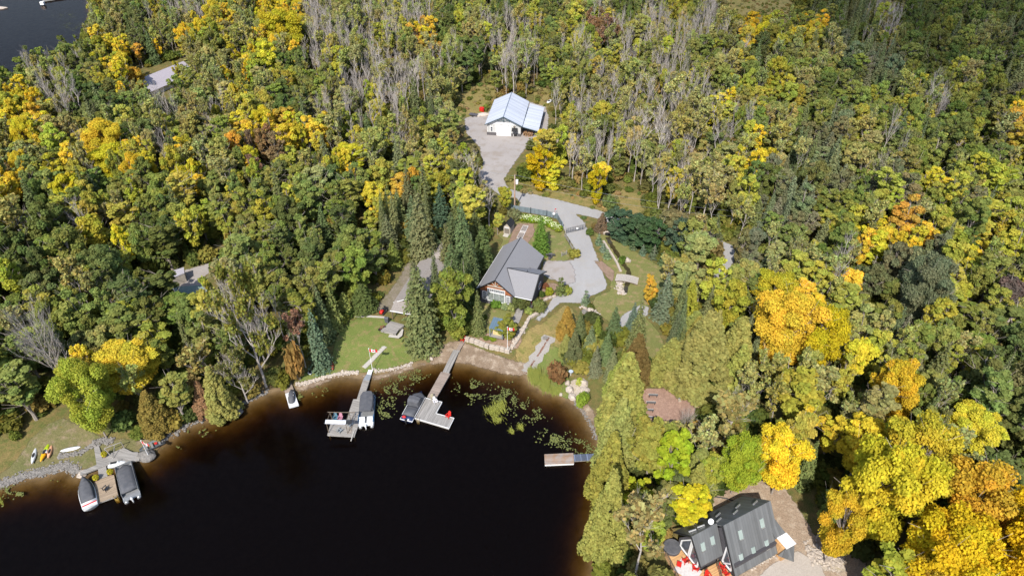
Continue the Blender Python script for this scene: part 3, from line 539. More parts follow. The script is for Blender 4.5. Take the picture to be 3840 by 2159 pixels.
# ------------------------------------------------------------------ the forest, from a map of what grows where
MAP = """
wwwltGbbytyybtbbbglGlglbGblbt...GsbGgGGG
wwwbtGtyltyybbbbogtbbglkbbbbtylyGsbGgGtp
wgggyoyttyygblbbtbGbbgblbbbgbGbttppGGGGG
gbbgy..ltltlgbbbbtybbggbbbbbllltggpgglgp
yybGGtbtbylGbbbbs.....bbbbtbyllgglgkbgGl
yytllGltboyoybgbgt....bbbbblbltpplgggglo
tylbyybytoklsytstlb..ybbbbbbtytsptbggGgl
yGysgggytlgltgyolGb..ytybbbtlGpsptpgolll
yGlltyGllgglggysssl...t.b.btlsppgglplgpl
tggbygyl.gggggsss.sb......ptspgpglyolgll
gggllgGl.ggGggGsssss......tt.ptggyyyplyl
ggblGG...ggGlgg.s.gs......tt.ttlbypplltk
ggGlGg.ggbgGGps.sgl.......slgtyylgGpplkl
tbgggggggbbgss..sgg...css.scgpyyylGplklg
gbGtggggtgtks...s.....ssc..ccstytttpglgg
gG.yyggttgtk............ctcccgttlyylglgG
gg.yyttctc..............cc..tttlytybglgG
g..lttcc................c.tttllyyttbgyyG
.......................ccllgtyyltyyyt.gg
.......................ccglclyyGyyyyotgg
.......................clggc...Gyyyyootg
......................cctgyy....yyyyyoop
......................cctt......yyyyyyyy
.......................ctt.....Gyyyyyyyy
""".strip().split('\n')
SPEC = dict(g=[('broad','g',.6),('broad','G',.2),('broad','l',.12),('spruce','s',.08)], G=[('broad','G',.6),('spruce','s',.2),('broad','g',.2)], l=[('broad','l',.6),('broad','g',.25),('thin','t',.15)],
    y=[('broad','y',.62),('broad','l',.25),('maple','y',.13)], o=[('broad','o',.55),('broad','y',.35),('thin','t',.1)], t=[('thin','t',.5),('broad','t',.35),('broad','g',.15)], k=[('broad','k',.6),('thin','k',.4)],
    s=[('spruce','s',.85),('broad','G',.15)], p=[('pine','p',.6),('broad','p',.4)], c=[('cedar','c',.9),('cedar','l',.1)], b=[('bare','b',.66),('thin','t',.2),('broad','t',.06),('broad','l',.08)])
RAD = dict(broad=2.15, maple=3.4, bare=1.7, thin=1.9, spruce=1.9, pine=2.2, cedar=2.6); HT = dict(broad=10.5, maple=11.5, bare=12, thin=10.5, spruce=12, pine=12, cedar=10)
CLR = ZN['all']+[np.array([at(*p, 2).xy for p in q]) for q in ([(1800,1010),(1960,890),(2060,960),(2060,1040),(2000,1140),(1800,1140)],[(2540,2010),(2900,1850),(3020,2020),(2780,2200),(2560,2200)],[(1440,1150),(1590,1000),(1660,1010),(1560,1260),(1440,1230)],[(500,270),(700,215),(720,330),(560,380)],[(1790,990),(1900,800),(1960,800),(2020,960),(1960,1150),(1790,1130)])]
def clear_d2(x, y): return max(float(sdist([[x, y]], a)[0]) for a in CLR[4:])
def clear_d(x, y): return max(float(sdist([[x, y]], a)[0]) for a in CLR)
NEAR = {}
def free(x, y, r):
    gx, gy = int(x//6), int(y//6)
    for i in range(gx-2, gx+3):
        for j in range(gy-2, gy+3):
            for (a, b_, q) in NEAR.get((i, j), ()):
                if (a-x)**2+(b_-y)**2 < ((q+r)*.60)**2: return False
    return True
def occupy(x, y, r): NEAR.setdefault((int(x//6), int(y//6)), []).append((x, y, r))
for t_ in TREES: occupy(*t_)
for (x, y, r) in TREES:
    if r > 5:
        for a in range(6): occupy(x+math.cos(a)*r*.45, y+math.sin(a)*r*.45, r*.45)
cand = []; PTS = RS.uniform([-300, 30], [300, 372], (42000, 2))
dsh = shore(PTS); dcl = np.max([sdist(PTS, a) for a in CLR], axis=0)
FILL = []
for (x, y), ds, dc in zip(PTS, dsh, dcl):
    if abs(x) > (y*CT+60)*.75+28 or ds < 1.2: continue
    z = float(np.interp(ds, HX, HZ)); px, py, s = proj(x, y, z+6.5)
    cx = min(39, max(0, int((px+random.uniform(-30, 30))//96))); cy = min(23, max(0, int((py+random.uniform(-28, 28))//90)))
    ch = MAP[cy][cx]
    if ch == '.' and py > 2159: ch = 'c' if px < 2560 else '.' if px < 3350 else 'y'
    if ch in '.w': continue
    if ch == 'k' and px > 2700: ch = 'l'
    if ch == 'b' and random.random() < .14: ch = random.choice('ltg')
    if ch == 'y' and px < 2000 and random.random() < .2: ch = 'l'
    rr_ = random.random(); k = SPEC[ch]; acc = 0
    for key, ck, p_ in k:
        acc += p_
        if rr_ <= acc: break
    f = random.uniform(.62, 1.45)**1.1; r = RAD[key]*f; far = min(1, max(0, (y-60)/200)); r *= 1.12-.22*far
    if dc > -r*.35 or not free(x, y, r): continue
    hh_ = HT[key]*(.75+.25*f); q0 = proj(x, y, z+hh_); q1 = proj(x, y, z+hh_*.55); q2 = proj(x, y, z+hh_*.3); rs_ = r*q1[2]*.8
    SP = np.array([[q0[0], q0[1]+6], [q1[0]-rs_, q1[1]], [q1[0]+rs_, q1[1]], [q1[0], q1[1]], [q2[0], q2[1]]])
    if any((sdist(SP, kp) > 0).sum() >= 1 for kp in KEEPV): continue
    occupy(x, y, r); FILL.append((s*r*(HT[key]*.5+r), key, ck, x, y, z, r, HT[key]*random.uniform(.7, 1.22)*(.72+.28*f)))
FILL.sort(reverse=True); CNT = {}; REST = {}
LIM = dict(broad=285, maple=60, bare=215, thin=200, spruce=110, pine=60, cedar=60)
for s, key, ck, x, y, z, r, h in FILL:
    CNT[key] = CNT.get(key, 0)+1
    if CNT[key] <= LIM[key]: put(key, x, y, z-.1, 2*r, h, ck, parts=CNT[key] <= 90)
    else: REST.setdefault(key, []).append((ck, x, y, z-.1, r, h))
print('trees', CNT, {k: len(v) for k, v in REST.items()})
def gn_scatter(name, pts, meshes, sockname, label=None, cat=None):
    """pts: (x,y,z, sx,sz, rot, idx, rgb)"""
    me = bpy.data.meshes.new(name); me.from_pydata([p[:3] for p in pts], [], []); n = len(pts)
    def at_(nm, ty, d, f):
        a = me.attributes.new(nm, ty, 'POINT'); a.data.foreach_set(f, np.array(d, 'f' if ty != 'INT' else 'i').ravel())
    at_('rot', 'FLOAT_VECTOR', [(0, 0, p[5]) for p in pts], 'vector'); at_('scl', 'FLOAT_VECTOR', [(p[3], p[3], p[4]) for p in pts], 'vector')
    at_('idx', 'INT', [p[6] for p in pts], 'value'); at_('tint', 'FLOAT_COLOR', [(*p[7][:3], 1) for p in pts], 'color')
    o = bpy.data.objects.new(name, me); col.objects.link(o)
    gr = bpy.data.node_groups.new(name+'_nodes', 'GeometryNodeTree'); gr.interface.new_socket('Geometry', in_out='INPUT', socket_type='NodeSocketGeometry'); gr.interface.new_socket('Geometry', in_out='OUTPUT', socket_type='NodeSocketGeometry')
    gi = gr.nodes.new('NodeGroupInput'); go = gr.nodes.new('NodeGroupOutput'); mp = gr.nodes.new('GeometryNodeMeshToPoints'); ip = gr.nodes.new('GeometryNodeInstanceOnPoints')
    gg = gr.nodes.new('GeometryNodeGeometryToInstance')
    for mm in reversed(meshes):
        ob = bpy.data.objects.new('template_'+name, mm); oi = gr.nodes.new('GeometryNodeObjectInfo'); oi.inputs['Object'].default_value = ob
        gr.links.new(oi.outputs['Geometry'], gg.inputs[0])
    def na(nm, ty):
        a = gr.nodes.new('GeometryNodeInputNamedAttribute'); a.data_type = ty; a.inputs[0].default_value = nm; return a.outputs[0]
    gr.links.new(gi.outputs[0], mp.inputs[0]); gr.links.new(mp.outputs[0], ip.inputs['Points']); gr.links.new(gg.outputs[0], ip.inputs['Instance'])
    ip.inputs['Pick Instance'].default_value = True; gr.links.new(na('idx', 'INT'), ip.inputs['Instance Index'])
    e2r = gr.nodes.new('FunctionNodeEulerToRotation'); gr.links.new(na('rot', 'FLOAT_VECTOR'), e2r.inputs[0]); gr.links.new(e2r.outputs[0], ip.inputs['Rotation'])
    gr.links.new(na('scl', 'FLOAT_VECTOR'), ip.inputs['Scale']); gr.links.new(ip.outputs[0], go.inputs[0])
    md = o.modifiers.new('scatter', 'NODES'); md.node_group = gr
    for mm in meshes:
        pass
    return tag(o, label, cat, None, 'stuff')
NMS = dict(broad=('distant_leafy_wood', 'mixed green and yellow leafy wood filling the far slopes', 'wood'), bare=('distant_bare_wood', 'mass of bare grey tree tops in the far forest', 'wood'), thin=('distant_thin_wood', 'mass of half-bare tan trees in the far forest', 'wood'),
           spruce=('distant_spruce_wood', 'dark spruces scattered through the far forest', 'wood'), pine=('distant_pine_wood', 'grey-green pines scattered through the far forest', 'wood'), cedar=('distant_cedar_wood', 'olive cedars scattered through the far forest', 'wood'), maple=('distant_maple_wood', 'golden maples scattered through the far forest', 'wood'))
for key, L in REST.items():
    pts = []
    for ck, x, y, z, r, h in L:
        i = random.randrange(len(TP[key])); Rr, H0 = TP[key][i][:2]; pts.append((x, y, z, r/Rr, h/H0, random.random()*6.28, i, jit(PAL[ck])))
    gn_scatter(NMS[key][0], pts, [t_[4] for t_ in TP[key]], key, NMS[key][1], NMS[key][2])
# undergrowth between the trunks
pts = []; P2 = RS.uniform([-290, 35], [290, 370], (34000, 2)); d1 = shore(P2); d2 = np.max([sdist(P2, a) for a in CLR], axis=0)
for (x, y), ds, dc in zip(P2, d1, d2):
    if abs(x) > (y*CT+60)*.75+22 or ds < .8 or dc > -.5: continue
    z = float(np.interp(ds, HX, HZ)); px, py, s = proj(x, y, z+2); ch = MAP[min(23, max(0, int(py//90)))][min(39, max(0, int(px//96)))]
    if ch == 'w' or (ch == '.' and random.random() < .75): continue
    c = random.choice([(.19,.16,.055), (.13,.14,.04), (.24,.19,.08), (.16,.17,.04), (.10,.12,.035)] if ch in 'bt' else [(.11,.13,.035), (.16,.17,.04), (.075,.095,.03), (.22,.19,.05)])
    k = random.uniform(.7, 2.1); pts.append((x, y, z-.1, k, k*random.uniform(.6, 1.5), random.random()*6.28, random.randrange(3), jit(c, .25)))
for A_ in (ZN['all'][1], ZN['all'][2], ZN['all'][0], ZN['all'][3]):
    lo, hi = A_.min(0), A_.max(0); Q_ = RS.uniform(lo, hi, (int((hi-lo).prod()*.22), 2)); dd = sdist(Q_, A_)
    for (x, y), d_ in zip(Q_, dd):
        if d_ > -1 and clear_d2(x, y) < .3: k = random.uniform(.25, .75)*(1.5 if d_ < 2 else 1); pts.append((x, y, H(x, y)-.1, k, k*random.uniform(.5, 1.2), random.random()*6.28, random.randrange(3), jit(random.choice([(.27,.21,.09), (.2,.18,.06), (.15,.17,.05), (.3,.24,.12)]), .2)))
gn_scatter('undergrowth', pts, [t_[4] for t_ in TP['bush']], 'bush', 'low olive and brown undergrowth between the forest trunks', 'undergrowth')
print('undergrowth', len(pts))
# ------------------------------------------------------------------ building materials
SHING = mat('grey_shingle', (.255,.25,.26), .9, (.19,.185,.195), 9, bump=.4, lo=.3, hi=.7); SHING2 = mat('brown_shingle', (.30,.27,.25), .9, (.23,.2,.18), 5, bump=.5)
DKROOF = mat('dark_metal_roof', (.15,.155,.16), .55, (.135,.14,.145), 1, stripe=0, stripew=.4, stripec=.75, spec=.4); BLACKT = mat('black_trim', (.02,.02,.022), .6)
SIDING = mat('charcoal_siding', (.085,.08,.09), .8, stripe=2, stripew=.2, stripec=.7); RUST = mat('rust_boards', (.36,.125,.045), .7, (.27,.09,.03), 2, stripe=0, stripew=.18, stripec=.6)
WHITE = mat('white_paint', (.78,.78,.78), .5, (.72,.72,.73)); METALR = mat('pale_ribbed_metal', (.56,.59,.67), .5, (.52,.55,.63), .25, stripe=1, stripew=.32, stripec=.88, spec=.4)
LTWALL = mat('pale_grey_siding', (.6,.6,.59), .7, stripe=0, stripew=.3, stripec=.85); DSTONE = mat('dark_stone', (.07,.065,.075), .85, (.13,.12,.12), 5, bump=.5); NAVY = mat('navy_trim', (.05,.085,.1), .6)
GLASS = mat('dark_glass', (.05,.06,.075), .08, (.09,.10,.12), 1.5, spec=.8); BSTONE = mat('brown_stone', (.2,.16,.15), .9, (.12,.1,.09), 5, bump=.5)
GREYW = mat('weathered_planks', (.36,.335,.31), .85, (.25,.23,.21), 1.2, stripe=1, stripew=.145, stripec=.4, stretch=(.3,3,1)); BRNW = mat('brown_planks', (.35,.28,.235), .85, (.26,.2,.165), 1.2, stripe=1, stripew=.145, stripec=.4, stretch=(.3,3,1))
GREYX = mat('weathered_long_planks', (.35,.33,.31), .85, (.24,.225,.21), 1.2, stripe=0, stripew=.145, stripec=.45, stretch=(3,.3,1)); TANX = mat('tan_long_planks', (.38,.29,.2), .85, (.28,.21,.15), 1.2, stripe=0, stripew=.145, stripec=.4, stretch=(3,.3,1))
NEWW = mat('new_orange_decking', (.62,.36,.16), .7, (.52,.3,.13), 1, stripe=1, stripew=.14, stripec=.65); POSTW = mat('post_wood', (.16,.12,.085), .85); CANV = mat('charcoal_canvas', (.065,.068,.078), .8, (.1,.1,.11), 1.5, bump=.3)
ALU = mat('aluminium', (.5,.51,.52), .35, metal=.6); FIBER = mat('white_fibreglass', (.72,.73,.74), .3); BLUEH = mat('blue_hull', (.03,.16,.34), .25); REDP = mat('red_plastic', (.62,.02,.015), .4, (.5,.02,.01))
ROCK = mat('pale_rock', (.5,.43,.36), .9, (.33,.28,.24), 2.5, bump=.8); GROCK = mat('grey_rock', (.24,.22,.20), .9, (.14,.13,.12), 2.5, bump=.8); CONC = mat('concrete', (.46,.43,.39), .9, (.38,.35,.31), 2, bump=.3)
BLUER = mat('blue_grey_roof', (.13,.2,.27), .5, (.11,.17,.23), 1, stripe=0, stripew=.45, stripec=.7); FENCEC = mat('blue_grey_fence', (.19,.24,.27), .75, (.15,.19,.21), 2, stripe=0, stripew=.16, stripec=.55)
BEIGE = mat('beige_siding', (.42,.37,.31), .8); RUBBER = mat('black_rubber', (.02,.02,.02), .7); REDF = mat('flag_red', (.6,.02,.02), .7); YEL = mat('yellow_paint', (.75,.42,.02), .5)
def pc(mat_, name, parent, *boxes, label=None):
    mb = MB()
    for b_ in boxes: mb.box(*b_)
    return mb.build(name, mat_, parent, label=label)
def win(par, x0, x1, z0, z1, y, nx=1, nz=1, fr=.09, axis=0, sgn=-1, name='window', glass=GLASS):
    """window in a wall facing local -y (axis 0) or +-x (axis 1); frame > glass"""
    mb = MB(); cx, cz = (x0+x1)/2, (z0+z1)/2
    def bx(a, c, wa, wc, dep, off=0): return ((a, y+sgn*off, c), (wa, dep, wc)) if axis == 0 else ((y+sgn*off, a, c), (dep, wa, wc))
    for a in (x0, x1): mb.box(*bx(a, cz, fr, z1-z0+fr, .12))
    for c in (z0, z1): mb.box(*bx(cx, c, x1-x0-fr, fr, .12))
    for i in range(1, nx): mb.box(*bx(x0+(x1-x0)*i/nx, cz, .045, z1-z0-fr, .09))
    for i in range(1, nz): mb.box(*bx(cx, z0+(z1-z0)*i/nz, x1-x0-fr, .045, .085))
    f = mb.build(name, WHITE, par); MB().box(*bx(cx, cz, x1-x0-fr*.8, z1-z0-fr*.8, .05)).build('glass', glass, f); return f
# ------------------------------------------------------------------ main house
hs = thing('house', 'grey-shingled lake house with white-framed gable window and covered porch', 'house', (-3.18, 102.95, 2), R(-19))
mb = MB().box((.1,7.7,1.72),(6.8,14.4,3.44)).box((3.9,12.5,1.3),(1.4,4.9,2.6)).box((5.15,6.1,1.55),(3.3,6.8,3.1)); mb.build('wall', SIDING, hs)
g_ = MB().prism([(-3.38,3.0),(3.38,3.0),(3.38,3.5),(0,6.1),(-3.38,3.5)], 0, .2); g_.v = [(x, .47+z, y) for x, y, z in g_.v]; g_.build('gable_front', RUST, hs)
g_ = MB().prism([(1.5,3.05),(9.2,3.05),(5,5.6)], 0, .2); g_.v = [(6.72+z, x, y) for x, y, z in g_.v]; g_.build('gable_side', SIDING, hs)
g_ = MB().prism([(-3.4,3.35),(3.4,3.35),(0,6.05)], 0, .2); g_.v = [(x, 14.85+z, y) for x, y, z in g_.v]; g_.build('gable_back', SIDING, hs)
rf = MB().slab([(-3.85,-.1,3.5),(0,-.1,6.5),(0,15.4,6.5),(-3.85,15.4,3.5)],.16).slab([(0,-.1,6.5),(3.8,-.1,3.54),(3.8,9.9,3.54),(5.0,9.9,2.605),(5.0,15.7,2.605),(0,15.4,6.5)],.16)
rf.slab([(.62,4.9,6.03),(3.72,.3,3.35),(7.25,.3,3.35),(7.2,4.9,6.03)],.16).slab([(.62,4.9,6.03),(7.2,4.9,6.03),(7.25,10.0,3.3),(4.4,10.0,3.3)],.16); ro = rf.build('roof', SHING, hs)
MB().tube((0,-.05,6.53),(0,15.3,6.53),.09,n=4).tube((.7,4.9,6.06),(7.1,4.9,6.06),.07,n=4).tube((.66,4.85,6.04),(3.75,.35,3.46),.08,n=4).tube((.7,4.95,6.04),(4.1,9.3,3.6),.08,n=4).build('ridge_cap', BLACKT, ro)
MB().tube((4.6,5.6,5.6),(4.6,5.6,6.0),.06,n=8).build('vent_pipe', BLACKT, ro)
fa = MB()
for a, b_ in [((-3.9,-.16,3.42),(0,-.16,6.44)),((0,-.16,6.44),(3.85,-.16,3.42)),((7.3,.3,3.25),(7.28,4.9,5.95)),((7.28,4.9,5.95),(7.3,10,3.22)),((5.05,9.9,2.55),(5.05,15.7,2.55))]: fa.tube(a, b_, .11, n=4)
fa.build('fascia', BLACKT, hs)
MB().tube((3.8,.2,3.28),(7.25,.2,3.28),.07,n=5).tube((-3.9,.1,3.4),(-3.9,15.3,3.4),.06,n=5).build('gutter', WHITE, hs)
tb = MB().box((0,.1,4.75),(3.3,.12,.18)).tube((0,.1,4.75),(0,.1,6.15),.09,n=4)
for s in (-1, 1): tb.tube((0,.1,4.8),(s*.75,.1,5.7),.07,n=4)
tb.build('gable_truss', mat('pale_timber', (.5,.42,.35), .8), hs)
win(hs, -1.75, 1.75, .85, 2.95, .42, 3, 1, .13, glass=mat('lake_glass', (.28,.31,.30), .1, (.12,.13,.12), .8, spec=.8)); win(hs, -1.75, 1.75, 3.1, 3.85, .42, 9, 2, .12); win(hs, -2.8, -2.02, 1.0, 2.85, .42, 3, 4, .12); win(hs, 2.02, 2.8, .9, 2.75, .42, 3, 4, .12)
win(hs, 4.0, 6.3, 1.6, 2.7, 2.64, 4, 1, .08); win(hs, 6.3, 7.4, 1.2, 2.5, 6.86, 1, 1, .08, 1, 1)
pc(DSTONE, 'plinth', hs, ((-1.4,.4,.2),(4.0,.14,.5))); pc(BEIGE, 'downspout', hs, ((3.55,.6,2.5),(.3,.25,.4)))
pd = pc(GREYX, 'porch_floor', hs, ((5.2,1.45,.62),(3.6,2.3,.16)))
for x in (3.65, 5.2, 6.95): pc(BLACKT, 'porch_post', hs, ((x,.45,1.95),(.13,.13,2.5)))
rl = MB()
for x0, x1 in ((3.7,4.4),(5.75,6.9)):
    rl.box(((x0+x1)/2,.4,1.55),(x1-x0,.05,.05))
    for i in range(int((x1-x0)/.16)): rl.box((x0+.08+i*.16,.4,1.12),(.025,.03,.82))
rl.build('porch_railing', BLACKT, hs)
st = MB()
for i in range(3): st.box((5.05,.18-.3*i,.5-.17*i),(1.4,.34,.08))
st.build('porch_steps', GREYX, hs)
hr = MB()
for x in (4.35, 5.75): hr.tube((x,.35,1.5),(x,-.9,1.0),.035,n=4).tube((x,-.9,0),(x,-.9,1.0),.035,n=4).tube((x,-.3,.3),(x,-.3,1.25),.03,n=4)
hr.build('handrail', BLACKT, hs)
MX = Matrix.Translation((-3.18,102.95,2)) @ Matrix.Rotation(R(-19),4,'Z')
def Lw(M, x, y, z=0): return M @ Vector((x, y, z))
# ------------------------------------------------------------------ adirondack chairs
def chair_tpl(m):
    t_ = thing('adirondack_chair', 'x', 'chair', (0,0,-50)); mb = MB()
    for i in range(4): mb.box((0,.05+.13*i,.34-.05*i),(.52,.12,.025))
    mb.build('seat', m, t_); mb = MB()
    for i in range(5):
        x = -.2+.1*i; h_ = .86-.06*abs(i-2); mb.box((x,.56+.11,.25+h_/2),(.09,.025,h_),rx=R(-22))
    mb.build('backrest', m, t_); mb = MB()
    for s in (-1,1): mb.box((s*.33,.28,.56),(.13,.72,.025))
    mb.build('armrest', m, t_)
    for s in (-1,1):
        for y in (0,.6): pc(m, 'leg', t_, ((s*.29,y,.27),(.05,.09,.54)))
    return t_
CH = {}
def chair(c, x, y, z, rz, label, sc_=1.0):
    if c not in CH: CH[c] = o = chair_tpl(mat('chair_'+c, dict(red=(.62,.02,.012), white=(.75,.72,.74), tan=(.4,.36,.25), blue=(.09,.22,.3), pink=(.45,.2,.27), black=(.03,.035,.045), grey=(.33,.36,.38))[c], .45)); o.location = (x,y,z); o.rotation_euler = (0,0,rz); o['label'] = label; o['group'] = 'adirondack chairs round the lake'; o.scale = (sc_,)*3; return o
    return dup(CH[c], (x,y,z), rz, label, (sc_,)*3)
p = Lw(MX, 4.4, 1.5, .72); chair('grey', p.x, p.y, p.z, R(-19), 'grey lounge chair on the house porch, left of the table')
p = Lw(MX, 6.3, 1.4, .72); chair('red', p.x, p.y, p.z, R(-25), 'red lounge chair at the right end of the house porch')
tb = thing('porch_table', 'pale blue cloth-covered table on the house porch', 'table', Lw(MX, 5.2, 1.5, .71), R(-19)); pc(mat('pale_blue_cloth', (.5,.62,.72), .8, (.75,.75,.78), 4), 'tabletop', tb, ((0,0,.74),(1.1,.8,.04)))
for i in range(4): pc(ALU, 'leg', tb, (((-.45,.45)[i%2],(-.32,.32)[i//2],.36),(.05,.05,.72)))
# ------------------------------------------------------------------ decks given by their corners in the photo
def deck(name, label, cat, px, z, m, ref=(0,1), th=.22, legs=False, parts='decking', fascia=None):
    W_ = [at(x, y, z) for x, y in px]; d = W_[ref[1]]-W_[ref[0]]; a = math.atan2(d.y, d.x)-math.pi/2; o = thing(name, label, cat, (W_[0].x, W_[0].y, z), a)
    Mi = (Matrix.Translation((W_[0].x, W_[0].y, z)) @ Matrix.Rotation(a,4,'Z')).inverted(); L = [(Mi @ p_) for p_ in W_]
    MB().prism([(p_.x,p_.y) for p_ in L], -.05, 0).build(parts, m, o)
    cx = sum(p_.x for p_ in L)/len(L); cy = sum(p_.y for p_ in L)/len(L); MB().prism([(cx+(p_.x-cx)*.985, cy+(p_.y-cy)*.985) for p_ in L], -th, -.052).build('frame', fascia or GREYW, o)
    if legs:
        for p_ in L[:6]: MB().tube((cx+(p_.x-cx)*.93,cy+(p_.y-cy)*.93,-1.2-z),(cx+(p_.x-cx)*.93,cy+(p_.y-cy)*.93,-th),.07).build('pile', GREYW, o)
    return o, L
boards = deck('boardwalk', 'weathered plank walkway leading from the porch steps to the shore', 'walkway', [(1937,1160),(1966,1162),(1945,1211),(1917,1207)], 2.15, GREYW, (3,0), .13)
# dock A
deck('dock_ramp', 'white gangway plate at the shore end of the middle dock', 'ramp', [(1382,1385),(1397,1387),(1392,1404),(1376,1401)], .62, WHITE, (3,0), .08)
deck('dock_ramp', 'grey metal ramp joining the white plate to the middle dock', 'ramp', [(1375,1401.5),(1393,1404.5),(1386,1425),(1361,1424)], .58, mat('grey_deck_panel', (.26,.28,.31), .6), (3,0), .1)
dA, LA = deck('dock', 'weathered T-shaped dock with shade frame beside the blue pontoon boat', 'dock', [(1361,1424.5),(1386,1426),(1362.5,1496),(1350,1575),(1329,1637),(1227,1631),(1244,1573),(1299,1572),(1324.7,1496),(1338,1496)], .5, GREYW, (5,8), .3, True)
MB().tube(at(1329,1612,.62),at(1316,1652,.62),.09).build('dock_beam', mat('pale_beam', (.5,.47,.42), .8)); o = bpy.data.objects['dock_beam']; tag(o, 'loose pale beam jutting from the middle dock corner', 'beam')
def posts(parent_thing, pts, z0, hts, r, m): 
    return [MB().tube(Vector((p_.x,p_.y,z0)), Vector((p_.x,p_.y,z0+h_)), r, n=6).build('post', m, parent_thing) for p_, h_ in zip(pts, hts)]
def put_empty(name, label, cat): return thing(name, label, cat, (0,0,0))
fr_ = put_empty('shade_frame', 'dark timber shade frame with rolled white awning on the middle dock', 'shade frame')
q = [at(1233,1622,.5), at(1304,1624,.5), at(1246,1577,.5), at(1316,1578,.5)]; posts(fr_, q, .5, [2.35,2.35,2.1,2.1], .06, POSTW); up_ = [Vector((p_.x,p_.y,.5+h_)) for p_, h_ in zip(q, [2.35,2.35,2.1,2.1])]
bm_ = MB().tube(up_[0],up_[1],.06).tube(up_[2]+Vector((-.4,0,0)),up_[3]+Vector((1.0,0,0)),.06).tube(up_[0],up_[2],.05).tube(up_[1],up_[3],.05)
for i in (2,3): bm_.tube(q[i]+Vector((0,0,.1)), up_[i]+Vector((.9,0,0)), .04)
bm_.build('beam', POSTW, fr_); e_ = (up_[1]-up_[0]); MB().slab([up_[0]+Vector((-.2,-.15,.08)),up_[1]+Vector((.05,-.15,.08)),up_[1]+Vector((.0,.55,.2)),up_[0]+Vector((-.2,.55,.2))],.05).build('awning', mat('white_awning', (.62,.64,.7), .6), fr_)
MB().slab([up_[1]+Vector((.08,-.1,.06)),up_[1]+Vector((.95,-.1,.04)),up_[1]+Vector((1.0,.45,.12)),up_[1]+Vector((.05,.5,.18))],.05).build('awning_roll', BLACKT, fr_)
for c, x, y, rz, lb in [('blue',1258,1576,.1,'blue adirondack chair on the middle dock'),('pink',1276,1577,-.05,'pink adirondack chair on the middle dock'),('grey',1279,1614,2.6,'grey adirondack chair at the centre of the middle dock'),('grey',1318,1591,2.5,'grey adirondack chair at the right edge of the middle dock'),
    ('tan',1627,1504,.5,'tan adirondack chair on the right-hand dock'),('white',1635,1514,.5,'white adirondack chair on the right-hand dock'),('red',1677,1568,-.6,'red adirondack chair on the dock extension'),('black',406,1830,2.7,'black adirondack chair on the left dock'),('red',1733,1281,-.5,'red adirondack chair at the shore end of the right-hand dock')]:
    z = 1.0 if y < 1300 else .5; p = at(x, y, z); chair(c, p.x, p.y, z, rz, lb, 1.0)
ld = MB()
for s in (0,.45): ld.tube(at(1306,1622,.52)+Vector((s,0,0)), at(1310,1600,.52)+Vector((s,0,.1)), .03)
for i in range(5): ld.tube(at(1306,1622,.56).lerp(at(1310,1600,.6),i/4), at(1306,1622,.56).lerp(at(1310,1600,.6),i/4)+Vector((.45,0,0)), .03)
tag(ld.build('ladder', TANX), 'wooden ladder lying at the corner of the middle dock', 'ladder')
# dock B
deck('dock_ramp', 'wooden ramp sloping from the beach to the right-hand dock', 'ramp', [(1727,1279),(1744,1281),(1724,1313),(1711,1310)], .95, BRNW, (3,0), .15, True)
deck('dock_walkway', 'dark grey plank gangway crossing the beach shallows', 'walkway', [(1700,1311),(1724,1312),(1683,1398),(1660,1393)], .75, GREYX, (3,0), .18, True)
deck('dock_walkway', 'reddish-brown dock section leading to the L-shaped float', 'walkway', [(1654,1393),(1689,1400),(1636,1492),(1602,1487)], .6, BRNW, (3,0), .3)
dB, LB = deck('dock', 'weathered L-shaped floating dock with white edges and red chair', 'dock', [(1591,1490),(1658,1507),(1635,1549.5),(1703,1567),(1684,1605),(1548,1565)], .5, GREYX, (5,0), .38, fascia=mat('pale_float', (.5,.48,.46), .6))
ed = MB()
for a, b_ in zip(LB, LB[1:]+LB[:1]): ed.tube((a.x,a.y,.02),(b_.x,b_.y,.02),.05,n=4)
ed.build('edge_rail', WHITE, dB)
def ladder(px, py, label, z=.5, a=0, m=ALU):
    o = thing('dock_ladder', label, 'ladder', at(px,py,z), a); mb = MB()
    for s in (-.22,.22): mb.tube((s,0,.7),(s,0,-1),.025).tube((s,0,.7),(s,.3,.05),.025)
    mb.build('rail', m, o); r_ = MB()
    for i in range(4): r_.box((0,-.02,-.1-.28*i),(.44,.1,.04))
    r_.build('rung', m, o); return o
ladder(1567,1573,'metal swim ladder on the front edge of the L-shaped dock', a=-.25, m=mat('tan_ladder', (.4,.33,.22), .6)); ladder(436,1868,'yellow-brown ladder at the end of the left dock', a=.3, m=mat('ochre', (.42,.27,.05), .6))
# dock C, D
deck('dock', 'narrow plank dock reaching out from the browning shrub', 'dock', [(1052,1405),(1081,1399.5),(1103,1465),(1069,1474)], .55, BRNW, (3,0), .25, True)
bn = thing('dock_bench', 'plank bench on the narrow dock', 'bench', at(1062,1436,.55), R(15)); pc(BRNW, 'seat', bn, ((0,0,.45),(.35,2.2,.06)))
for y in (-.9,.9): pc(POSTW, 'leg', bn, ((0,y,.2),(.3,.08,.42)))
lf, LL = deck('watercraft_lift', 'white drive-on float holding the covered watercraft', 'float', [(1069,1475),(1103,1466),(1120,1517),(1084,1527)], .42, FIBER, (3,0), .3, fascia=FIBER)
pw = thing('watercraft', 'personal watercraft under a black cover on the white float', 'watercraft', at(1094,1489,.42), R(14)); rings = []
for y, wd, hh in [(-1.55,.2,.35),(-1.3,.5,.55),(-.5,.58,.75),(.2,.55,.95),(.8,.42,.8),(1.4,.15,.5)]: rings.append([(wd*math.cos(a), y, .1+hh*max(0,math.sin(a))) for a in np.linspace(0, math.pi, 9)])
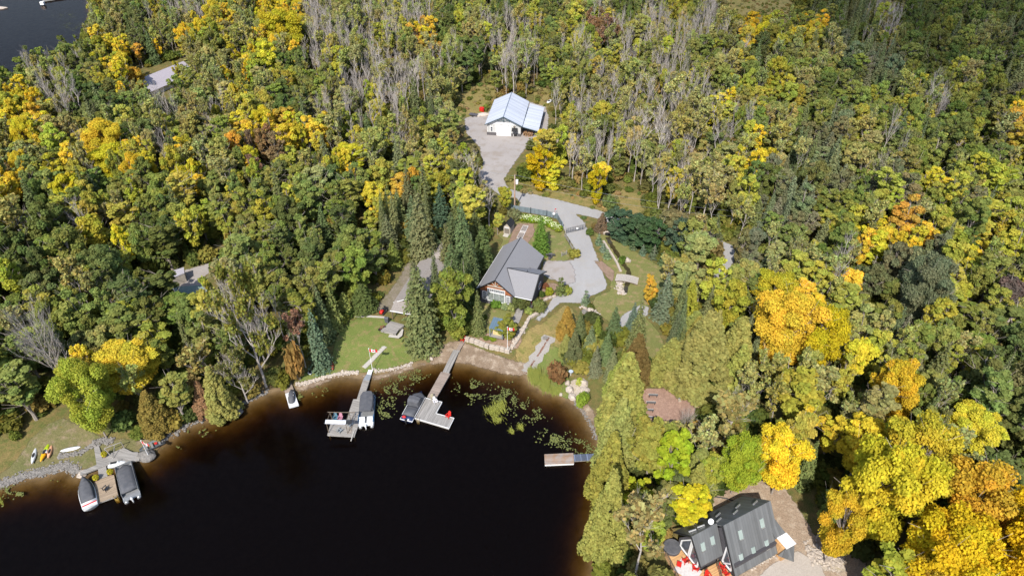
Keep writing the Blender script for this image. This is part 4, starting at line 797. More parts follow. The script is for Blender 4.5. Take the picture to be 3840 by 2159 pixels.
MB().loft(rings).build('cover', CANV, pw, True); pc(WHITE, 'cover_strip', pw, ((-.38,.1,.72),(.05,1.0,.03)),((.38,.1,.72),(.05,1.0,.03)))
deck('dock', 'brown-streaked floating dock moored off the olive cedars', 'dock', [(2041,1702),(2150,1697),(2153,1736),(2043,1741)], .5, mat('rusty_planks', (.34,.3,.28), .85, (.33,.2,.12), .9, stripe=1, stripew=.15, stripec=.5), (3,0), .4, fascia=WHITE)
deck('dock_walkway', 'dark blue-grey gangway linking the floating dock to shore', 'walkway', [(2151,1703),(2246,1699),(2247,1722),(2153,1728)], .5, mat('blue_panels', (.1,.12,.17), .55, stripe=1, stripew=1.0, stripec=1.8), (0,1), .2)
# dock E
deck('dock', 'broad grey shore deck beside the big boulder at the left yard', 'dock', [(351,1652),(366,1651),(372,1674),(384,1718),(401,1704),(464,1678),(497,1694),(517,1694),(523,1724),(398,1743),(300,1781),(301,1768),(362,1741),(352,1675)], .75, GREYX, (0,7), .25, True)
deck('dock_walkway', 'short plank link between the shore deck and the left dock', 'walkway', [(366,1749.5),(397,1744.5),(403,1783),(372,1796)], .62, GREYW, (3,0), .2)
deck('dock', 'tan plank dock with black chair between two covered boats', 'dock', [(353,1807),(373,1796),(403,1783.5),(427,1779),(442,1854),(428,1862),(366,1884)], .5, TANX, (0,3), .35, True)
rl = put_empty('deck_railing', 'bleached railing frame with diagonal braces on the shore deck', 'railing'); a_, b_ = at(402,1701,.75), at(465,1677,.75); posts(rl, [a_, b_], .75, [1.3,1.3], .05, GREYW)
MB().tube(a_+Vector((0,0,1.3)), b_+Vector((0,0,1.3)), .06).tube(a_+Vector((0,0,1.3)), a_+Vector((1.4,-.9,0)), .05).tube(a_.lerp(b_,.6)+Vector((0,0,1.3)), a_+Vector((1.4,-.9,0)), .05).build('rail', GREYW, rl)
def planter(px, py, z, label):
    o = thing('potted_plant', label, 'potted plant', at(px,py,z)); MB().tube((0,0,0),(0,0,.35),.2,.26,n=12).build('pot', mat('terracotta', (.3,.14,.08), .8), o)
    c_ = bpy.data.objects.new('foliage', TP['bush'][0][2]); col.objects.link(c_); c_.parent = o; c_.scale = (.45,.45,.6); c_.location = (0,0,.25); c_.color = (.42,.36,.04,1)
planter(363,1800,.5,'yellow potted grass at the left corner of the left dock'); planter(416,1778,.5,'yellow potted grass at the right corner of the left dock'); planter(394,1712,.75,'small potted plant on the shore deck')
# ------------------------------------------------------------------ boats
def bframe(name, label, cat, bow, stern, z=.0, group=None):
    a, b_ = at(*bow, .5), at(*stern, .5); d = a-b_; return thing(name, label, cat, ((a.x+b_.x)/2, (a.y+b_.y)/2, z), math.atan2(d.y, d.x)-math.pi/2, group), d.length
def hull_rings(L, Wd, zt, full=.75, n=9, inset=0, z0=-.15, square=.0):
    rg = []
    for i in range(n):
        f = i/(n-1); y = -L/2+L*f; k = 1-(max(0, f-full*.55)/(1-full*.55))**2.3; w_ = max(.02, (Wd/2-inset)*k*(.9+.1*min(1, f*3))); zz = zt+.18*f**2
        rg.append([(-w_,y,zz),(-w_*.93,y,zz*.35),(0,y,z0+(f**3)*.35),(w_*.93,y,zz*.35),(w_,y,zz)])
    return rg
def motor(par, y, x=0, m=None):
    o = MB().loft([[(x-.16*s,y-.1*1-.3*s_,.75),(x+.16*s,y-.1-.3*s_,.75),(x+.14*s,y-.1-.3*s_,1.05),(x-.14*s,y-.1-.3*s_,1.05)] for s, s_ in ((1,0),(1,.9),(.7,1.4))]).box((x,y-.22,.3),(.14,.2,1.0)).build('outboard_motor', m or BLACKT, par, True); return o
def cover(L, Wd, z0, h_, y0=0, full=.6, n=9, name='cover', par=None, hump=0):
    rg = []
    for i in range(n):
        f = i/(n-1); y = y0-L/2+L*f; k = 1-(max(0, f-full)/(1-full))**2.2 if full < 1 else 1; w_ = max(.05, Wd/2*k); hh = h_*(.55+.45*math.sin(math.pi*min(1, .15+f)))*(1+hump*math.sin(f*9))*max(.25, k)
        rg.append([(-w_,y,z0),(-w_*.92,y,z0+hh*.6),(-w_*.5,y,z0+hh*.95),(0,y,z0+hh),(w_*.5,y,z0+hh*.95),(w_*.92,y,z0+hh*.6),(w_,y,z0)])
    return MB().loft(rg).build(name, CANV, par, True)
def pontoon(label, bow, stern, Wd, m_side, seats=True, covf=(0,1), extra=None, mot=WHITE):
    o, L = bframe('pontoon_boat', label, 'boat', bow, stern); MB().box((0,0,.48),(Wd,L*.97,.1)).build('deck', ALU, o)
    for s in (-1,1):
        rg = [[(s*Wd*.36+.32*k*math.cos(a), y, .12+.32*k*math.sin(a)) for a in np.linspace(0, 2*math.pi, 11)[:-1]] for y, k in [(-L/2,.8),(-L/2+.2,1),(L/2-.7,1),(L/2-.1,.35)]]
        MB().loft(rg).build('pontoon', ALU, o, True)
    mb = MB(); t_ = .06
    for s in (-1,1): mb.box((s*(Wd/2-.04),.2,.86),(t_,L*.82,.66))
    mb.box((0,L*.43+.12,.86),(Wd-.2,t_,.66)).build('side_panel', m_side, o)
    rl_ = MB()
    for s in (-1,1): rl_.tube((s*(Wd/2-.04),-L*.2,1.22),(s*(Wd/2-.04),L*.42,1.22),.03)
    rl_.build('rail', ALU, o)
    if seats:
        for s in (-1,1): MB().box((s*Wd*.25,-L*.36,.72),(Wd*.36,.7,.35)).box((s*Wd*.25,-L*.28,.98),(Wd*.36,.16,.4)).build('seat', FIBER, o)
        MB().box((0,-L*.45,.6),(Wd*.9,.5,.14)).build('swim_deck', FIBER, o)
    motor(o, -L*.49, m=mot); return o, L
o, L = pontoon('blue-sided pontoon boat with black bimini top moored at the middle dock', (1381,1487), (1372,1598), 2.55, BLUEH)
rg = []
for f, k in [(0,.75),(.12,.95),(.5,1),(.85,.95),(1,.7)]:
    y = -L*.18+L*.66*f; rg.append([(-1.15*k,y,1.75),(-1.0*k,y,1.98),(0,y,2.08),(1.0*k,y,1.98),(1.15*k,y,1.75)])
MB().loft(rg).build('bimini_top', CANV, o); bp_ = MB()
for s in (-1,1):
    for y in (-L*.12, L*.4): bp_.tube((s*1.2,y,.9),(s*1.08,y+.1,1.8),.025)
bp_.build('bimini_frame', ALU, o)
o, L = pontoon('covered silver pontoon boat tied right of the left dock', (464,1742), (496,1870), 2.35, ALU, False); cover(L*.76, 2.3, .95, .55, .35, .8, par=o, hump=.06)
o, L = bframe('motorboat', 'white runabout under black cover tied left of the left dock, red stern stripe', 'boat', (316,1793), (341,1902)); MB().loft(hull_rings(L, 2.25, .85)).build('hull', FIBER, o, True)
rg = [[(x*.93, y*.93+.1, z_+.12) for x, y, z_ in (r_[0],)]+[(r_[0][0]*.5, r_[0][1]*.93+.1, r_[0][2]+.3),(0, r_[0][1]*.93+.1, r_[0][2]+.36),(r_[4][0]*.5, r_[4][1]*.93+.1, r_[4][2]+.3),(r_[4][0]*.93, r_[4][1]*.93+.1, r_[4][2]+.12)] for r_ in hull_rings(L, 2.25, .85)]
MB().loft([r_ for r_ in rg if r_[0][1] > -L*.36]).build('cover', CANV, o, True); MB().box((0,-L*.43,.92),(1.9,.3,.05)).build('stern_stripe', REDF, o); pc(FIBER, 'transom', o, ((0,-L*.475,.8),(1.95,.35,.3)))
o, L = bframe('motorboat', 'charcoal-covered bowrider with white stern moored left of the L-shaped dock', 'boat', (1582,1472), (1524,1578)); MB().loft(hull_rings(L, 2.3, .8, .9)).build('hull', mat('navy_hull', (.02,.035,.1), .3), o, True)
pc(WHITE, 'gunwale', o, ((1.12,-.1,.86),(.06,L*.7,.06)),((-1.12,-.1,.86),(.06,L*.7,.06)),((0,-L*.45,.7),(2.2,.8,.12))); cover(L*.42, 2.25, .85, .6, L*.24, .62, par=o, name='bow_cover'); rg = []
for y, k, h_ in [(-.0,.9,2.2),(.5,1,2.35),(1.3,1,2.3),(1.75,.85,1.8)]: rg.append([(-1.1*k,y-.5,1.05),(-1.0*k,y-.5,h_-.15),(0,y-.5,h_),(1.0*k,y-.5,h_-.15),(1.1*k,y-.5,1.05)])
MB().loft(rg).build('canopy', CANV, o); cover(L*.3, 2.1, .85, .55, -L*.23, 1, par=o, name='stern_cover'); MB().blob((-.55,-L*.44,.95),(.7,.5,.4),2,.08).build('float_cushion', REDF, o, True); motor(o, -L*.49)
o, L = bframe('fishing_boat', 'open aluminium fishing boat pulled up behind the big boulder', 'boat', (523,1690), (615,1648), .05); rg = hull_rings(L, 1.5, .55, .8); MB().loft(rg, caps=False, closed=False).build('hull', mat('dull_aluminium', (.24,.27,.29), .5, metal=.3), o, True)
MB().prism([(x, y) for x, y in [(-.6,-L*.46),(.6,-L*.46),(.62,0),(.4,L*.3),(0,L*.42),(-.4,L*.3),(-.62,0)]], .12, .16).build('floor', mat('boat_carpet', (.09,.1,.11), .9), o)
for y in (-L*.3, 0, L*.22): pc(ALU, 'seat', o, ((0,y,.42),(1.25,.3,.06)))
pc(REDF, 'seat_cushion', o, ((0,-L*.16,.5),(.4,.4,.12)))
def kayak(label, p0, p1, wd, cols, name='kayak', cat='kayak', flat=False, rot=0, z=0):
    a, b_ = gat(*p0), gat(*p1); d = a-b_; L = d.xy.length; c_ = (a+b_)/2; o = thing(name, label, cat, (c_.x, c_.y, H(c_.x, c_.y)+.1+z), math.atan2(d.y, d.x)-math.pi/2)
    rg = []; n = 13
    for i in range(n):
        f = i/(n-1); k = (1-abs(2*f-1)**(2.2 if not flat else 3.5))**.8; w_ = max(.02, wd/2*k); hh = (.12 if flat else .34); rg.append([(-w_,-L/2+L*f,.1),(-w_*.6,-L/2+L*f,.02),(w_*.6,-L/2+L*f,.02),(w_,-L/2+L*f,.1),(w_*.55,-L/2+L*f,hh*(.6+.4*k)),(-w_*.55,-L/2+L*f,hh*(.6+.4*k))])
    k0 = 0
    for nm, fr0, fr1, c in cols: MB().loft(rg[fr0:fr1+1]).build(nm, mat('hull_'+'_'.join(f'{q_:.2f}' for q_ in c), c, .35), o, True)
    if not flat: MB().add([(wd*.27*math.cos(t_), .5*math.sin(t_)-.1, .36) for t_ in np.linspace(0, 6.28, 13)[:-1]], [tuple(range(12))]).build('cockpit', BLACKT, o)
    return o
kayak('white kayak lying farthest left on the left yard', (134,1675), (124,1744), .75, [('hull',0,12,(.7,.72,.75))]); kayak('long kayak banded lime, white and orange on the left yard', (184,1655), (156,1737), .85, [('stern_section',0,5,(.85,.42,.01)),('middle_section',5,7,(.8,.8,.8)),('bow_section',7,12,(.42,.55,.02))])
kayak('salmon pink kayak beside the lime and orange one', (194,1666), (184,1723), .7, [('hull',0,12,(.8,.42,.25))]); kayak('white paddleboard lying on the left yard rocks', (304,1677), (227,1693), .8, [('board',0,12,(.82,.82,.84))], 'paddleboard', 'paddleboard', True)
kayak('red canoe lying at the edge of the cottage lawn', (1233,1343), (1250,1392), .95, [('hull',0,12,(.33,.05,.03))], 'canoe', 'canoe'); kayak('small white rowboat hull under the browning shrub', (1160,1392), (1166,1408), .8, [('hull',0,12,(.6,.62,.66))], 'rowboat', 'rowboat')
w_ = thing('watercraft', 'silver and white personal watercraft behind the covered pontoon boat', 'watercraft', at(446,1744,.2), R(-75)); MB().loft([[(-.5*k,y,.1),(-.45*k,y,.5*k+.1),(0,y,h_),(.45*k,y,.5*k+.1),(.5*k,y,.1)] for y, k, h_ in [(-1.4,.8,.5),(-.5,1,.75),(.3,1,.95),(1.0,.7,.65),(1.5,.15,.35)]]).build('hull', FIBER, w_, True); pc(BLACKT, 'seat', w_, ((0,-.5,.82),(.3,.9,.14))); pc(ALU, 'handlebar', w_, ((0,.3,1.02),(.7,.06,.06)))
# ------------------------------------------------------------------ garage
ga = thing('garage', 'white-roofed pale grey garage with lean-to at the end of the gravel yard', 'garage', (-2.33,178.3,2), R(-7.6))
MB().box((0,8.3,1.72),(9.5,16.2,3.45)).build('wall', LTWALL, ga)
g_ = MB().prism([(-4.75,3.4),(4.75,3.4),(0,5.75)], 0, .15); g_.v = [(x,.17+z,y) for x,y,z in g_.v]; g_.build('gable_front', WHITE, ga)
ro = MB().slab([(-5.25,-.5,3.4),(0,-.5,6.0),(0,17.1,6.0),(-5.25,17.1,3.4)],.14).slab([(0,-.5,6.0),(5.25,-.5,3.4),(5.25,17.1,3.4),(0,17.1,6.0)],.14).build('roof', METALR, ga)
MB().tube((0,-.5,6.03),(0,17.1,6.03),.12,n=4).build('ridge_cap', mat('slate_trim', (.16,.2,.26), .6), ro)
MB().slab([(5.32,-.2,3.25),(9.9,-.9,2.45),(9.95,15.6,2.45),(5.6,16.2,3.25)],.12).build('lean_to_roof', METALR, ga)
for y in (-.4,5,10,15): pc(POSTW, 'lean_to_post', ga, ((9.6,y,1.2),(.18,.18,2.35)))
MB().tube((-5.3,-.53,3.34),(0,-.53,5.93),.12,n=4).tube((5.3,-.53,3.34),(0,-.53,5.93),.12,n=4).tube((5.28,-.3,3.2),(9.95,-1,2.38),.1,n=4).tube((5.3,-.4,3.33),(5.3,17,3.33),.09,n=4).build('fascia', NAVY, ga)
tb = MB().box((0,-.35,4.75),(3.6,.12,.16)).tube((0,-.35,4.3),(0,-.35,5.8),.08,n=4)
for s in (-1,1):
    tb.tube((0,-.35,4.8),(s*.95,-.35,5.4),.06,n=4); tb.path([(s*1.8*math.sin(a),-.35,4.75-1.0*0+(-.55+.55*math.cos(a))*-0-.0) for a in np.linspace(.2,1.5,4)],.05,n=4)
tb.build('gable_truss', NAVY, ga)
pc(DSTONE, 'wainscot', ga, ((-3.42,.14,.45),(2.62,.1,.9)),((2.35,.14,.45),(.5,.1,.9)),((4.3,.14,.45),(.9,.1,.9)),((-4.8,8.3,.45),(.1,16.2,.9)))
d_ = pc(WHITE, 'overhead_door', ga, ((-.03,.13,1.5),(4.1,.12,3.0))); pc(LTWALL, 'panel_groove', d_, *[((-.03,.06,.6*i),(4.0,.03,.03)) for i in (1,2,3,4)])
win(ga, -3.75,-3.15,1.2,2.6,.14,1,2,.1); d2 = pc(BLACKT, 'entry_door', ga, ((3.3,.15,1.0),(.95,.1,2.0))); win(ga, 2.98,3.6,1.05,1.8,.1,1,1,.06,name='door_window')
MB().slab([(2.35,-1.15,2.15),(3.95,-1.15,2.15),(3.95,.2,2.6),(2.35,.2,2.6)],.08).build('door_awning', BLACKT, ga)
st_ = [(3.0+.42*(1 if i%2==0 else .4)*math.sin(i*math.pi/5), 2.95+.42*(1 if i%2==0 else .4)*math.cos(i*math.pi/5)) for i in range(10)]
g_ = MB().prism(st_, 0, .05); g_.v = [(x,.09-z+.06-.06,y) for x,y,z in g_.v]; g_.build('wall_star', POSTW, ga)
wp = thing('firewood_stack', 'pile of cut firewood under the garage lean-to', 'firewood', Lw(Matrix.Translation((-2.33,178.3,2)) @ Matrix.Rotation(R(-7.6),4,'Z'),6.8,1.0,0), R(-7.6)); lg = MB(); rr = random.Random(5)
for i in range(90): x, z = rr.uniform(-1.3,1.3), rr.uniform(.1,1.4); y = rr.uniform(-.6,.6); lg.tube((x,y-.25,z),(x+rr.uniform(-.2,.2),y+.25,z+rr.uniform(-.1,.1)),.11,n=6)
lg.build('log', mat('split_wood', (.42,.24,.11), .9, (.25,.15,.08), 4), wp)
# ------------------------------------------------------------------ black-roofed chalet
ch = thing('chalet', 'black-roofed chalet with skylights and white-framed prow windows', 'house', (27.2,50.4,2), R(27.4))
def slope(u0,u1,v0,v1,z0,z1): return [(u0,v0,z0),(u1,v0,z0),(u1,v1,z1),(u0,v1,z1)]
TRI = lambda mb, u, vs, zs, w_: mb
def gab(u, hw, z0, z1, m, par, th=.15, name='gable_wall', y0=0):
    g_ = MB().prism([(-hw+y0,z0),(hw+y0,z0),(y0,z1)],0,th); g_.v = [(u+z,x,y) for x,y,z in g_.v]; return g_.build(name, m, par)
rf = MB().slab(slope(-.15,8.0,-4.0,0,.9,7.0),.2).slab([(-.15,4.3,2.4),(-.15,0,7.0),(8.0,0,7.0),(8.3,4.3,2.4)],.2)
rf.slab([(-3.9,-1.35,2.3),(-.16,-1.35,2.3),(-.16,.95,6.25),(-4.3,.95,6.25)],.16).slab([(-4.3,.95,6.25),(-.16,.95,6.25),(-.16,4.2,2.5),(-3.9,4.2,2.5)],.16)
ro = rf.build('roof', DKROOF, ch)
MB().box((4,0,1.2),(7.7,6.8,2.4)).box((-1.9,.95,1.0),(3.5,3.6,2.0)).build('wall', SIDING, ch)
gab(0.02,3.8,.6,6.6,SIDING,ch); gab(7.7,3.8,.6,6.6,SIDING,ch); g_ = MB().prism([(-1.1,0),(3.2,0),(3.2,2.4),(.95,5.95),(-1.1,2.4)],0,.15); g_.v = [(-3.7+z,x,y) for x,y,z in g_.v]; g_.build('gable_wall', SIDING, ch)
def skyl(u, f, hw, z0, z1, w_=.5, l_=.17, vc=0.0):
    p0 = Vector((u, vc-hw*(1-f), z0+(z1-z0)*f)); p1 = Vector((u, vc-hw*(1-f-l_), z0+(z1-z0)*(f+l_))); n_ = Vector((0,-(z1-z0),hw)).normalized()*.1; dx = Vector((w_/2,0,0))
    k_ = MB().add([p0-dx+n_,p0+dx+n_,p1+dx+n_,p1-dx+n_,p0-dx*1.25,p0+dx*1.25,p1+dx*1.25,p1-dx*1.25],[(0,1,2,3),(4,5,1,0),(5,6,2,1),(6,7,3,2),(7,4,0,3)]).build('skylight', mat('skylight_glass', (.34,.4,.38), .15, (.28,.34,.32), 1, spec=.8), ro)
    MB().add([p0-dx*1.3+n_*1.1,p0+dx*1.3+n_*1.1,p0+dx*1.3+n_*.3+(p0-p1)*.14,p0-dx*1.3+n_*.3+(p0-p1)*.14],[(0,1,2,3)]).build('flashing', ALU, k_)
for u, f in [(5.9,.60),(2.2,.60),(1.5,.18),(3.6,.18),(5.9,.17)]: skyl(u, f, 4.0, .9, 7.0)
for u, f in [(-2.9,.42),(-1.3,.45)]: skyl(u, f, 2.3, 2.3, 6.25, .5, .25, .95)
for u, v in ((6.2,1.0),(4.6,2.2),(3.0,1.2),(1.6,2.6),(.4,1.4)): z_ = 7-v*4.6/4.3; MB().tube((u,v,z_+.14),(u+1.0,v+.3,z_-.14),.13,n=6).build('snow_guard', ALU, ro)
for u in (-1.2,-2.6): MB().tube((u,1.9,5.35),(u-.9,2.2,5.0),.12,n=6).build('snow_guard', ALU, ro)
sd = thing('satellite_dish', 'white satellite dish on the chalet ridge', 'satellite dish', Lw(Matrix.Translation((27.2,50.4,2)) @ Matrix.Rotation(R(27.4),4,'Z'),-.5,1.7,5.3), 0); MB().tube((0,0,0),(0,0,.7),.04).build('mast', ALU, sd); MB().tube((0,-.05,.7),(0,-.15,.8),.12,.38,n=14).build('dish', WHITE, sd)
def wframe(par, pts, m=WHITE, r=.1, name='window_frame', closed=True):
    mb = MB(); ps = pts+[pts[0]] if closed else pts
    for a,b_ in zip(ps, ps[1:]): mb.tube(a,b_,r,n=4)
    f = mb.build(name, m, par)
    if closed: MB().add([Vector(p_)+Vector((.04,0,0)) for p_ in pts],[tuple(range(len(pts)))]).build('glass', GLASS, f)
for s in (-1,1): wframe(ch, [(-3.78,.95+s*.12,1.2),(-3.78,.95+s*1.7,1.2),(-3.78,.95+s*1.7,2.6),(-3.78,.95+s*.12,5.0)], r=.12)
wframe(ch, [(-.08,-3.1,1.0),(-.08,-1.5,1.0),(-.08,-1.5,4.3),(-.08,-3.1,1.9)], r=.13); wframe(ch, [(-.2,-1.9,1.2),(-.2,-2.8,2.3)], closed=False, r=.1)
MB().tube((-4.35,.95,6.2),(-3.95,-1.4,2.25),.1,n=4).tube((-4.35,.95,6.2),(-3.95,4.2,2.4),.1,n=4).tube((-.2,0,6.95),(-.2,-4.05,.85),.11,n=4).build('barge_board', BLACKT, ch)
MB().slab([(7.0,-1.2,4.7),(8.1,-1.2,4.7),(9.0,-3.0,3.0),(7.2,-3.0,3.0)],.12).slab([(7.2,-4.7,2.75),(9.0,-4.7,2.75),(8.1,-6.0,1.2),(6.9,-4.4,1.2)],.12).build('side_roof', DKROOF, ch)
MB().box((8.1,-3.7,1.25),(1.6,2.2,2.5)).build('side_entrance', NEWW, ch); MB().slab([(7.5,-3.0,2.9),(9.2,-3.0,2.9),(9.2,-4.8,2.85),(7.5,-4.8,2.85)],.12).build('entrance_roof', WHITE, ch)
MCH = Matrix.Translation((27.2,50.4,2)) @ Matrix.Rotation(R(27.4),4,'Z')
dk = thing('chalet_deck', 'orange-stained deck wrapping the lake side of the chalet', 'deck', (27.2,50.4,2), R(27.4))
MB().prism([(-6.3,2.6),(-5.4,4.2),(-3.75,4.0),(-3.75,-1.2),(-.2,-1.3),(-.2,-4.2),(-1.2,-6.2),(-5.5,-6.6),(-7.2,-2.2)], .55, .7).build('decking', NEWW, dk); MB().prism([(-6.1,2.5),(-5.3,4.0),(-3.85,3.9),(-3.85,-1.3),(-.4,-1.4),(-.4,-4.2),(-1.3,-6.0),(-5.4,-6.4),(-7.0,-2.2)], -.1, .54).build('skirt', POSTW, dk)
for i,(a,b_) in enumerate([((-6.3,2.6),(-7.2,-2.2)),((-7.2,-2.2),(-5.5,-6.6)),((-1.1,-1.6),(-2.4,-4.6))]):
    a=Vector((*a,.7)); b_=Vector((*b_,.7)); mb = MB().tube(a+Vector((0,0,1)),b_+Vector((0,0,1)),.05,n=4); n_=int((b_-a).length/.18)
    for k in range(n_+1): q_=a.lerp(b_,k/n_); mb.tube(q_,q_+Vector((0,0,1)),.05 if k%8==0 else .018,n=4)
    mb.build('railing', POSTW, dk)
rg_ = tag(MB().prism([(-1.1,-1.5),(1.1,-1.5),(1.1,1.5),(-1.1,1.5)],0,.02).build('outdoor_rug', mat('pale_rug', (.6,.57,.56), .9), loc=Lw(MCH,-4.9,-.4,.71), rz=R(50)), 'pale grey rug under the red chairs on the chalet deck', 'rug')
for u,v,rz,lb in [(-4.4,1.0,R(200),'red armchair on the chalet deck, nearest the gable window'),(-4.2,-.5,R(260),'red armchair on the chalet deck rug, lakeward of the first'),(-.55,-2.0,R(150),'red chair tucked under the chalet eave, upper one'),(-.6,-3.1,R(120),'red chair tucked under the chalet eave, lower one'),(-3.3,-2.7,R(20),'red chair at the bottom edge of the chalet deck')]:
    p = Lw(MCH,u,v,.72); chair('red', p.x,p.y,p.z,rz,lb,1.05)
ft = thing('footstool', 'small square red footstool on the pale deck rug', 'footstool', Lw(MCH,-5.5,.7,.73), R(70)); pc(mat('chair_red',(.6,.02,.01)), 'cushion', ft, ((0,0,.35),(.7,.6,.14)))
for i in range(4): pc(BLACKT,'leg',ft,(((-.28,.28)[i%2],(-.22,.22)[i//2],.14),(.05,.05,.28)))
ht = thing('spa_tub', 'dark covered round tub at the far corner of the chalet deck', 'hot tub', Lw(MCH,-4.8,3.1,.7), 0); MB().tube((0,0,-.1),(0,0,.5),1.15,n=20).build('shell', SIDING, ht); MB().tube((0,0,.5),(0,0,.62),1.2,1.1,n=20).build('lid', CANV, ht)
hz = tag(MB().path([gat(x,y)+Vector((0,0,.1)) for x,y in [(2672,1862),(2700,1865),(2730,1871),(2760,1882),(2790,1897)]],.08,n=6).build('drain_hose', BLACKT), 'black corrugated pipe curving from behind the chalet ridge', 'pipe')
# ------------------------------------------------------------------ cottage, half hidden by the spruces
co = thing('cottage', 'low brown-shingled cottage half hidden behind the towering spruce', 'cottage', at(1530,1177,2), 0); co.location = (-19.8,99.4,2); co.rotation_euler = (0,0,R(-15))
MB().box((0,8.0,1.3),(5.6,12.5,2.6)).build('wall', mat('cream_wall',(.55,.47,.4),.8), co); MB().slab([(-3.2,1.0,2.5),(0,1.0,4.1),(0,14.9,4.1),(-3.2,14.9,2.5)],.14).slab([(0,1.0,4.1),(3.2,1.0,2.5),(3.2,14.9,2.5),(0,14.9,4.1)],.14).slab([(-2.9,-1.2,2.3),(3.2,-1.2,2.3),(3.2,1.2,2.95),(-2.9,1.2,2.95)],.12).build('roof', SHING2, co)
MB().tube((-3.2,.95,2.45),(0,.95,4.05),.08,n=4).tube((0,.95,4.05),(3.2,.95,2.45),.08,n=4).box((.1,-1.25,2.2),(6.2,.1,.16)).build('fascia', WHITE, co)
g_ = MB().prism([(-2.8,2.5),(2.8,2.5),(0,3.95)],0,.1); g_.v=[(x,1.7+z,y) for x,y,z in g_.v]; g_.build('gable_front', mat('cream_wall',(.5,.4,.3)), co)
for x in (-2.7,0.3,3.0): pc(POSTW,'porch_post',co,((x,-1.1,1.2),(.15,.15,2.3)))
pc(WHITE,'door',co,((-1.0,1.72,1.2),(.9,.06,1.9))); win(co,-.2,1.4,1.0,2.2,1.72,2,1)
hip = thing('cottage', 'brown hip-roofed outbuilding peeking between spruces', 'outbuilding', (-13.9,119.5,2), R(-15)); MB().box((0,-1.5,1.2),(4.4,6.4,2.4)).build('wall', BEIGE, hip)
MB().add([(-2.6,-5,2.4),(2.6,-5,2.4),(2.6,2.1,2.4),(-2.6,2.1,2.4),(0,.2,3.9),(0,-3.4,3.9)],[(0,1,5),(1,2,4,5),(2,3,4),(3,0,5,4),(3,2,1,0)]).build('roof', SHING2, hip)
deck('cottage_deck', 'weathered deck in front of the half-hidden cottage', 'deck', [(1465,1203),(1513,1216),(1515,1220),(1497,1233),(1484,1252),(1427,1239)], 2.35, GREYW, (4,1), .4)
sl_ = deck('paver_step', 'row of pale concrete slabs below the cottage deck', 'paving', [(1461,1253),(1490,1258),(1508,1232),(1513,1235),(1508,1258),(1495,1267),(1456,1262)], 2.06, CONC, (0,1), .1)
for nm, lb, c_, pts, m in [('garden_path','flagstone path along the top of the cottage lawn','path',[(1325,1182),(1390,1182),(1455,1187),(1455,1193),(1390,1189),(1325,1188)],CONC)]: deck(nm, lb, c_, pts, 2.08, m, (0,1), .06)
tm = thing('stepping_path', 'straight line of square concrete pavers crossing the cottage lawn', 'paving', (0,0,0)); a, b_ = gat(1369,1375), gat(1440,1303); n_ = 11
for i in range(n_): q_ = a.lerp(b_, i/(n_-1)); MB().box((0,0,0),(.62,.86,.1)).build('paver', CONC, tm, loc=(q_.x,q_.y,H(q_.x,q_.y)+.07), rz=math.atan2((b_-a).y,(b_-a).x))
# riding mower, yellow cart, barbecue
def mower(px,py,rz,label,body,nm='riding_mower'):
    o = thing(nm,label,'mower',gat(px,py),rz); MB().loft([[(-.3*k,y,.35),(.3*k,y,.35),(.26*k,y,.35+h_),(-.26*k,y,.35+h_)] for y,k,h_ in [(-.95,.8,.35),(-.8,1,.5),(-.1,1,.55),(.0,.9,.3)]]).build('hood',body,o,True); MB().box((0,.5,.45),(.75,.9,.25)).box((0,-.2,.25),(1.15,.9,.14)).build('body',BLACKT,o)
    MB().box((0,.45,.72),(.5,.45,.14)).box((0,.68,.95),(.5,.12,.45)).build('seat',RUBBER,o)
    for x,y,r in ((-.42,-.65,.2),(.42,-.65,.2),(-.48,.55,.3),(.48,.55,.3)): MB().tube((x-.1,y,r),(x+.1,y,r),r,n=14).build('wheel',RUBBER,o)
    MB().tube((0,.0,.8),(0,-.12,1.05),.02).tube((0,-.1,1.03),(0,-.13,1.07),.2,n=12).build('steering_wheel',BLACKT,o); return o
mower(1438,1172,R(-25),'red and black riding mower beside the cottage porch',REDP); mower(1340,1160,R(80),'black machine with yellow parts at the spruce edge',YEL,'garden_tractor')
bb = thing('barbecue','black covered barbecue at the corner of the cottage deck','barbecue',at(1452,1208,2.2),R(-20)); MB().box((0,0,.45),(.7,.5,.85)).build('cabinet',CANV,bb); MB().tube((-.4,0,.95),(.4,0,.95),.33,n=12).build('lid',CANV,bb)
bi = thing('bicycle','maroon bicycle leaning by the cottage deck','bicycle',at(1434,1236,2.05),R(35)); MB().tube((-.5,0,.34),(-.5,.04,.34),.33,n=16).build('wheel',RUBBER,bi); MB().tube((.5,0,.34),(.5,.04,.34),.33,n=16).build('wheel',RUBBER,bi)
MB().path([(-.5,0,.34),(-.15,0,.85),(.38,0,.85),(.5,0,.34)],.03).path([(-.15,0,.85),(0,0,.36),(.38,0,.85)],.03).tube((-.5,0,.34),(0,0,.36),.025).box((-.18,0,.95),(.22,.1,.05)).tube((.36,-.25,1.0),(.36,.25,1.0),.02).build('frame',mat('maroon_paint',(.3,.02,.06),.4),bi)
